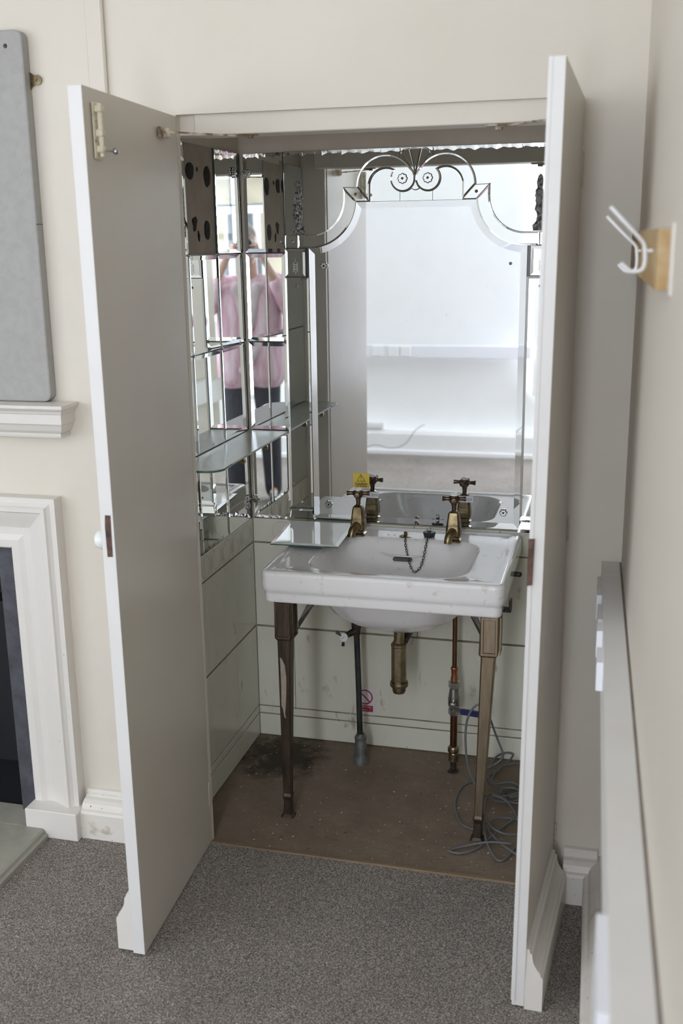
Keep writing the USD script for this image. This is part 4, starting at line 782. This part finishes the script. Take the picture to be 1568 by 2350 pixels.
# ---------------------------------------------------------------- right wall: trunking, coat rail
dt = thing('dado_trunking', 'cream cable trunking running along the right wall', 'cable trunking', (1.1, -.9, .93))
TX = lambda y: 1.0665 - .0215 * y
def strip(y0, y1, i0, i1, z0, z1): return hull([(TX(y0) + i0, y0, z) for z in (z0, z1)] + [(RW(y0) - .005 - i1, y0, z) for z in (z0, z1)] + [(TX(y1) + i0, y1, z) for z in (z0, z1)] + [(RW(y1) - .005 - i1, y1, z) for z in (z0, z1)])
obj('trunk', cat(strip(-.001, -.118, 0, 0, .80, .930), strip(-.119, -2.24, 0, 0, .80, .930)), 'trunk_white', dt)
obj('wall_gap', hull([(RW(y) - .0065, y, z) for y in (-.001, -2.24) for z in (.85, .9285)] + [(RW(y) + .001, y, z) for y in (-.001, -2.24) for z in (.85, .9285)]), 'gap_brown', dt)  # solid brown strip set into the gap behind the trunking
for k, (y0, y1, t, m) in enumerate(((-.10, -.20, .010, 'trunk_white'), (-.20, -.24, .012, 'plastic_white'), (-.30, -.40, .010, 'trunk_white'), (-.42, -.47, .012, 'plastic_white'), (-.56, -.64, .012, 'plastic_white'), (-1.43, -1.60, .013, 'plastic_white'))):
    obj('socket_plate', hull([(TX(y) - t2, y + s, z + s2) for y, s in ((y0, -.0), (y1, .0)) for z, s2 in ((.815 if y0 < -1 else .862, 0), (.920, 0)) for t2 in (0, t)]), m, dt)
cr = thing('coat_rail', 'tan wooden coat rail with white double wire hooks on the right wall', 'coat rail', (1.12, -.6, 1.67))
obj('board', hull([(RW(y) - t, y, z) for y in (-1.07, -.10) for z in (1.632, 1.712) for t in (0.0, .019)]), 'orange_wood', cr)
obj('rail_backing', hull([(RW(y) - t, y, z) for y in (-1.10, -.08) for z in (1.626, 1.718) for t in (-.002, .003)]), 'white_paint', cr)
for hk, r in (([(1.0565, -.955, 1.744), (1.083, -.955, 1.7165), (1.104, -.95, 1.6945), (1.1075, -.95, 1.682), (1.1085, -.95, 1.667), (1.106, -.95, 1.657), (1.097, -.95, 1.653), (1.087, -.95, 1.655), (1.075, -.95, 1.6655)], .0030), ([(1.047, -.575, 1.738), (1.075, -.575, 1.710), (1.098, -.57, 1.688), (1.1015, -.57, 1.678), (1.1030, -.57, 1.655), (1.100, -.57, 1.645), (1.092, -.57, 1.6415), (1.082, -.57, 1.644), (1.071, -.57, 1.655)], .0030)):
    obj('wire_hook', cat(tube(catmull(hk, 6), r, 10), tube([hk[3], (hk[3][0] + .012, hk[3][1], hk[3][2])], .0026, 8)), 'wire_white', cr, 60)

# far side of the room, seen in the mirror
ft = thing('dado_trunking', 'white cable trunking on the far wall, reflected in the mirror', 'cable trunking', (-.8, -4.42, .84))
obj('trunk', cbox(-3.2, .44, -4.45, -4.40, .795, .892, .004), 'plastic_white', ft)
for x in (-.83, -.70, -.60): obj('socket_plate', cbox(x, x + .085, -4.402, -4.392, .803, .885, .003), 'room_white', ft)
fs = tag(obj('wall_socket', cat(cbox(-.95, -.745, -4.45, -4.42, .205, .262, .004), cbox(-.93, -.765, -4.421, -4.416, .212, .255, .002)), 'room_white'), 'white double wall socket above the far skirting, reflected in the mirror', 'socket')
fc = tag(obj('loose_wire', tube(catmull([(-.40, -4.40, .255), (-.47, -4.38, .21), (-.55, -4.33, .10), (-.66, -4.30, .07), (-.80, -4.30, .09), (-.95, -4.30, .03)], 8), .003, 8), 'cable_grey', None, 60), 'thin loose wire hanging by the far skirting, reflected in the mirror', 'wire')

# ---------------------------------------------------------------- the photographer, seen in the mirror tiles
RH = np.array([math.cos(YAW), math.sin(YAW), 0]); FH = np.array([-math.sin(YAW), math.cos(YAW), 0]); UZ = np.array([0, 0, 1.0])
O = np.array([*(CAM - FWD * .26)[:2], 0])
def W(r, f, z): return O + RH * r + FH * f + UZ * z
def chain(ms):
    return m3.Manifold.batch_boolean([m3.Manifold.batch_hull([m3.Manifold.sphere(r0, 20).translate(tuple(map(float, p0))), m3.Manifold.sphere(r1, 20).translate(tuple(map(float, p1)))]) for p0, r0, p1, r1 in ms], m3.OpType.Add)
def organic(ms, edge, it=8):
    m = chain(ms).refine_to_length(edge); t = m.to_mesh(); tm = trimesh.Trimesh(t.vert_properties[:, :3], t.tri_verts); trimesh.smoothing.filter_taubin(tm, iterations=it); return tm
camc = CAM - FWD * .085
sh_, el, wr = {}, {}, {}
for s in (-1, 1):
    sh_[s] = W(s * .19, -.05, 1.49); el[s] = W(s * .325, .05, 1.265); wr[s] = camc + RH * s * .105 - UPV * .055 - FWD * .025
hd = W(0, -.015, 1.745)
bones = [(hd + UZ * .045, .082, hd + UZ * .0 + FH * .01, .078), (hd, .076, hd - UZ * .085 + FH * .035, .048), (hd - UZ * .05 - FH * .02, .055, W(0, -.06, 1.50), .058),
         (W(-.13, -.06, 1.46), .075, W(.13, -.06, 1.46), .075), (W(-.10, -.05, 1.38), .11, W(.10, -.05, 1.38), .11), (W(-.08, -.05, 1.38), .12, W(-.07, -.05, 1.12), .10), (W(.08, -.05, 1.38), .12, W(.07, -.05, 1.12), .10), (W(-.08, -.06, 1.12), .105, W(-.09, -.06, .97), .115), (W(.08, -.06, 1.12), .105, W(.09, -.06, .97), .115), (W(-.08, -.06, .98), .11, W(.08, -.06, .98), .11),
         (hd + FH * .072 - UZ * .012, .011, hd + FH * .092 - UZ * .032, .013), (hd + RH * .078 - UZ * .01, .014, hd + RH * .080 - UZ * .035, .010), (hd - RH * .078 - UZ * .01, .014, hd - RH * .080 - UZ * .035, .010), (hd + FH * .066 - UZ * .062 - RH * .015, .009, hd + FH * .066 - UZ * .062 + RH * .015, .009)]
for s in (-1, 1):
    bones += [(sh_[s], .060, el[s], .043), (el[s], .042, wr[s], .027), (W(s * .095, -.06, .95), .095, W(s * .105, -.04, .52), .058), (W(s * .105, -.04, .52), .058, W(s * .11, -.08, .10), .040), (W(s * .11, -.08, .07), .040, W(s * .12, .08, .035), .032)]
    palm = camc + RH * s * .088 - UPV * .012 - FWD * .035
    bones += [(wr[s], .026, palm, .026), (palm - UPV * .02, .024, palm + UPV * .02, .022)]
    for k in range(4):
        b0 = palm + UPV * (.030 - .019 * k) + FWD * .012; b1 = b0 + FWD * (.030 + .004 * (k == 1)) - RH * s * .004; b2 = b1 + FWD * .006 - RH * s * (.026 + .004 * (k in (1, 2)))
        bones += [(palm + UPV * (.02 - .014 * k), .012, b0, .0095), (b0, .0092, b1, .0085), (b1, .0085, b2, .0075)]
    t1 = palm - FWD * .022 - UPV * .012 - RH * s * .012; t2 = t1 + UPV * .022 - RH * s * .022
    bones += [(palm - UPV * .02, .014, t1, .011), (t1, .011, t2, .009)]
pe = thing('person', 'photographer in a pink shirt and dark trousers raising a camera, reflected in tiles', 'person', tuple(W(0, -.05, 0)))
obj('body', organic(bones, .014, 6), 'skin', pe, 60)
obj('hair', organic([(hd + UZ * .06 - FH * .012, .086, hd + UZ * .0 - FH * .030, .084), (hd - FH * .035, .080, hd - UZ * .09 - FH * .055, .055), (hd + UZ * .075 + FH * .02, .062, hd + UZ * .06 + FH * .035, .058)], .016, 4), 'hair', pe, 60)
shirt = [(W(-.12, -.06, 1.465), .085, W(.12, -.06, 1.465), .085), (W(-.09, -.05, 1.40), .128, W(.09, -.05, 1.40), .128), (W(-.085, -.05, 1.38), .135, W(-.10, -.045, .90), .145), (W(.085, -.05, 1.38), .135, W(.10, -.045, .90), .145), (W(-.10, -.05, .92), .14, W(.10, -.05, .92), .14)]
for s in (-1, 1): shirt += [(sh_[s], .078, el[s], .066), (el[s], .066, wr[s] * .55 + el[s] * .45, .052)]
obj('shirt', organic(shirt, .025, 4), 'shirt_pink', pe, 60)
obj('undershirt', organic([(W(-.055, .03, 1.45), .055, W(0, .083, 1.20), .020), (W(.055, .03, 1.45), .055, W(0, .083, 1.20), .020), (W(-.05, .07, 1.05), .03, W(.04, .085, .92), .03)], .02, 3), 'undershirt', pe, 60, label='greyish top under the open shirt')
tr0 = [(W(-.085, -.06, .95), .122, W(.085, -.06, .95), .122)]
for s in (-1, 1): tr0 += [(W(s * .095, -.06, .93), .112, W(s * .105, -.04, .52), .082), (W(s * .105, -.04, .52), .082, W(s * .11, -.08, .07), .068)]
obj('trousers', organic(tr0, .03, 3), 'trousers', pe, 60)
for s in (-1, 1): obj('shoe', organic([(W(s * .11, -.10, .045), .045, W(s * .115, .02, .04), .040), (W(s * .115, .02, .04), .040, W(s * .125, .11, .032), .032)], .015, 3), 'black_plastic', pe, 60)
cm = thing('camera', 'black camera held up to the photographer face, seen in the mirror tiles', 'camera', tuple(camc))
Rm = np.stack([RGT, UPV, FWD], 1)
def camframe(m): m = m.copy(); m.vertices = CAM + m.vertices @ Rm.T; return m
obj('body', cat(camframe(cbox(-.068, .068, -.048, .046, -.155, -.10, .008)), camframe(hull([(x, y, z) for x, y in ((-.028, .044), (.028, .044), (-.018, .072), (.018, .072)) for z in (-.15, -.105)]))), 'black_plastic', cm)
obj('lens', camframe(lathe([(.034, -.10), (.036, -.09), (.036, -.055), (.040, -.05), (.040, -.022), (.034, -.020), (.030, -.030)], (0, 0, 0), (0, 0, 1), 28)), 'black_plastic', cm, 35)
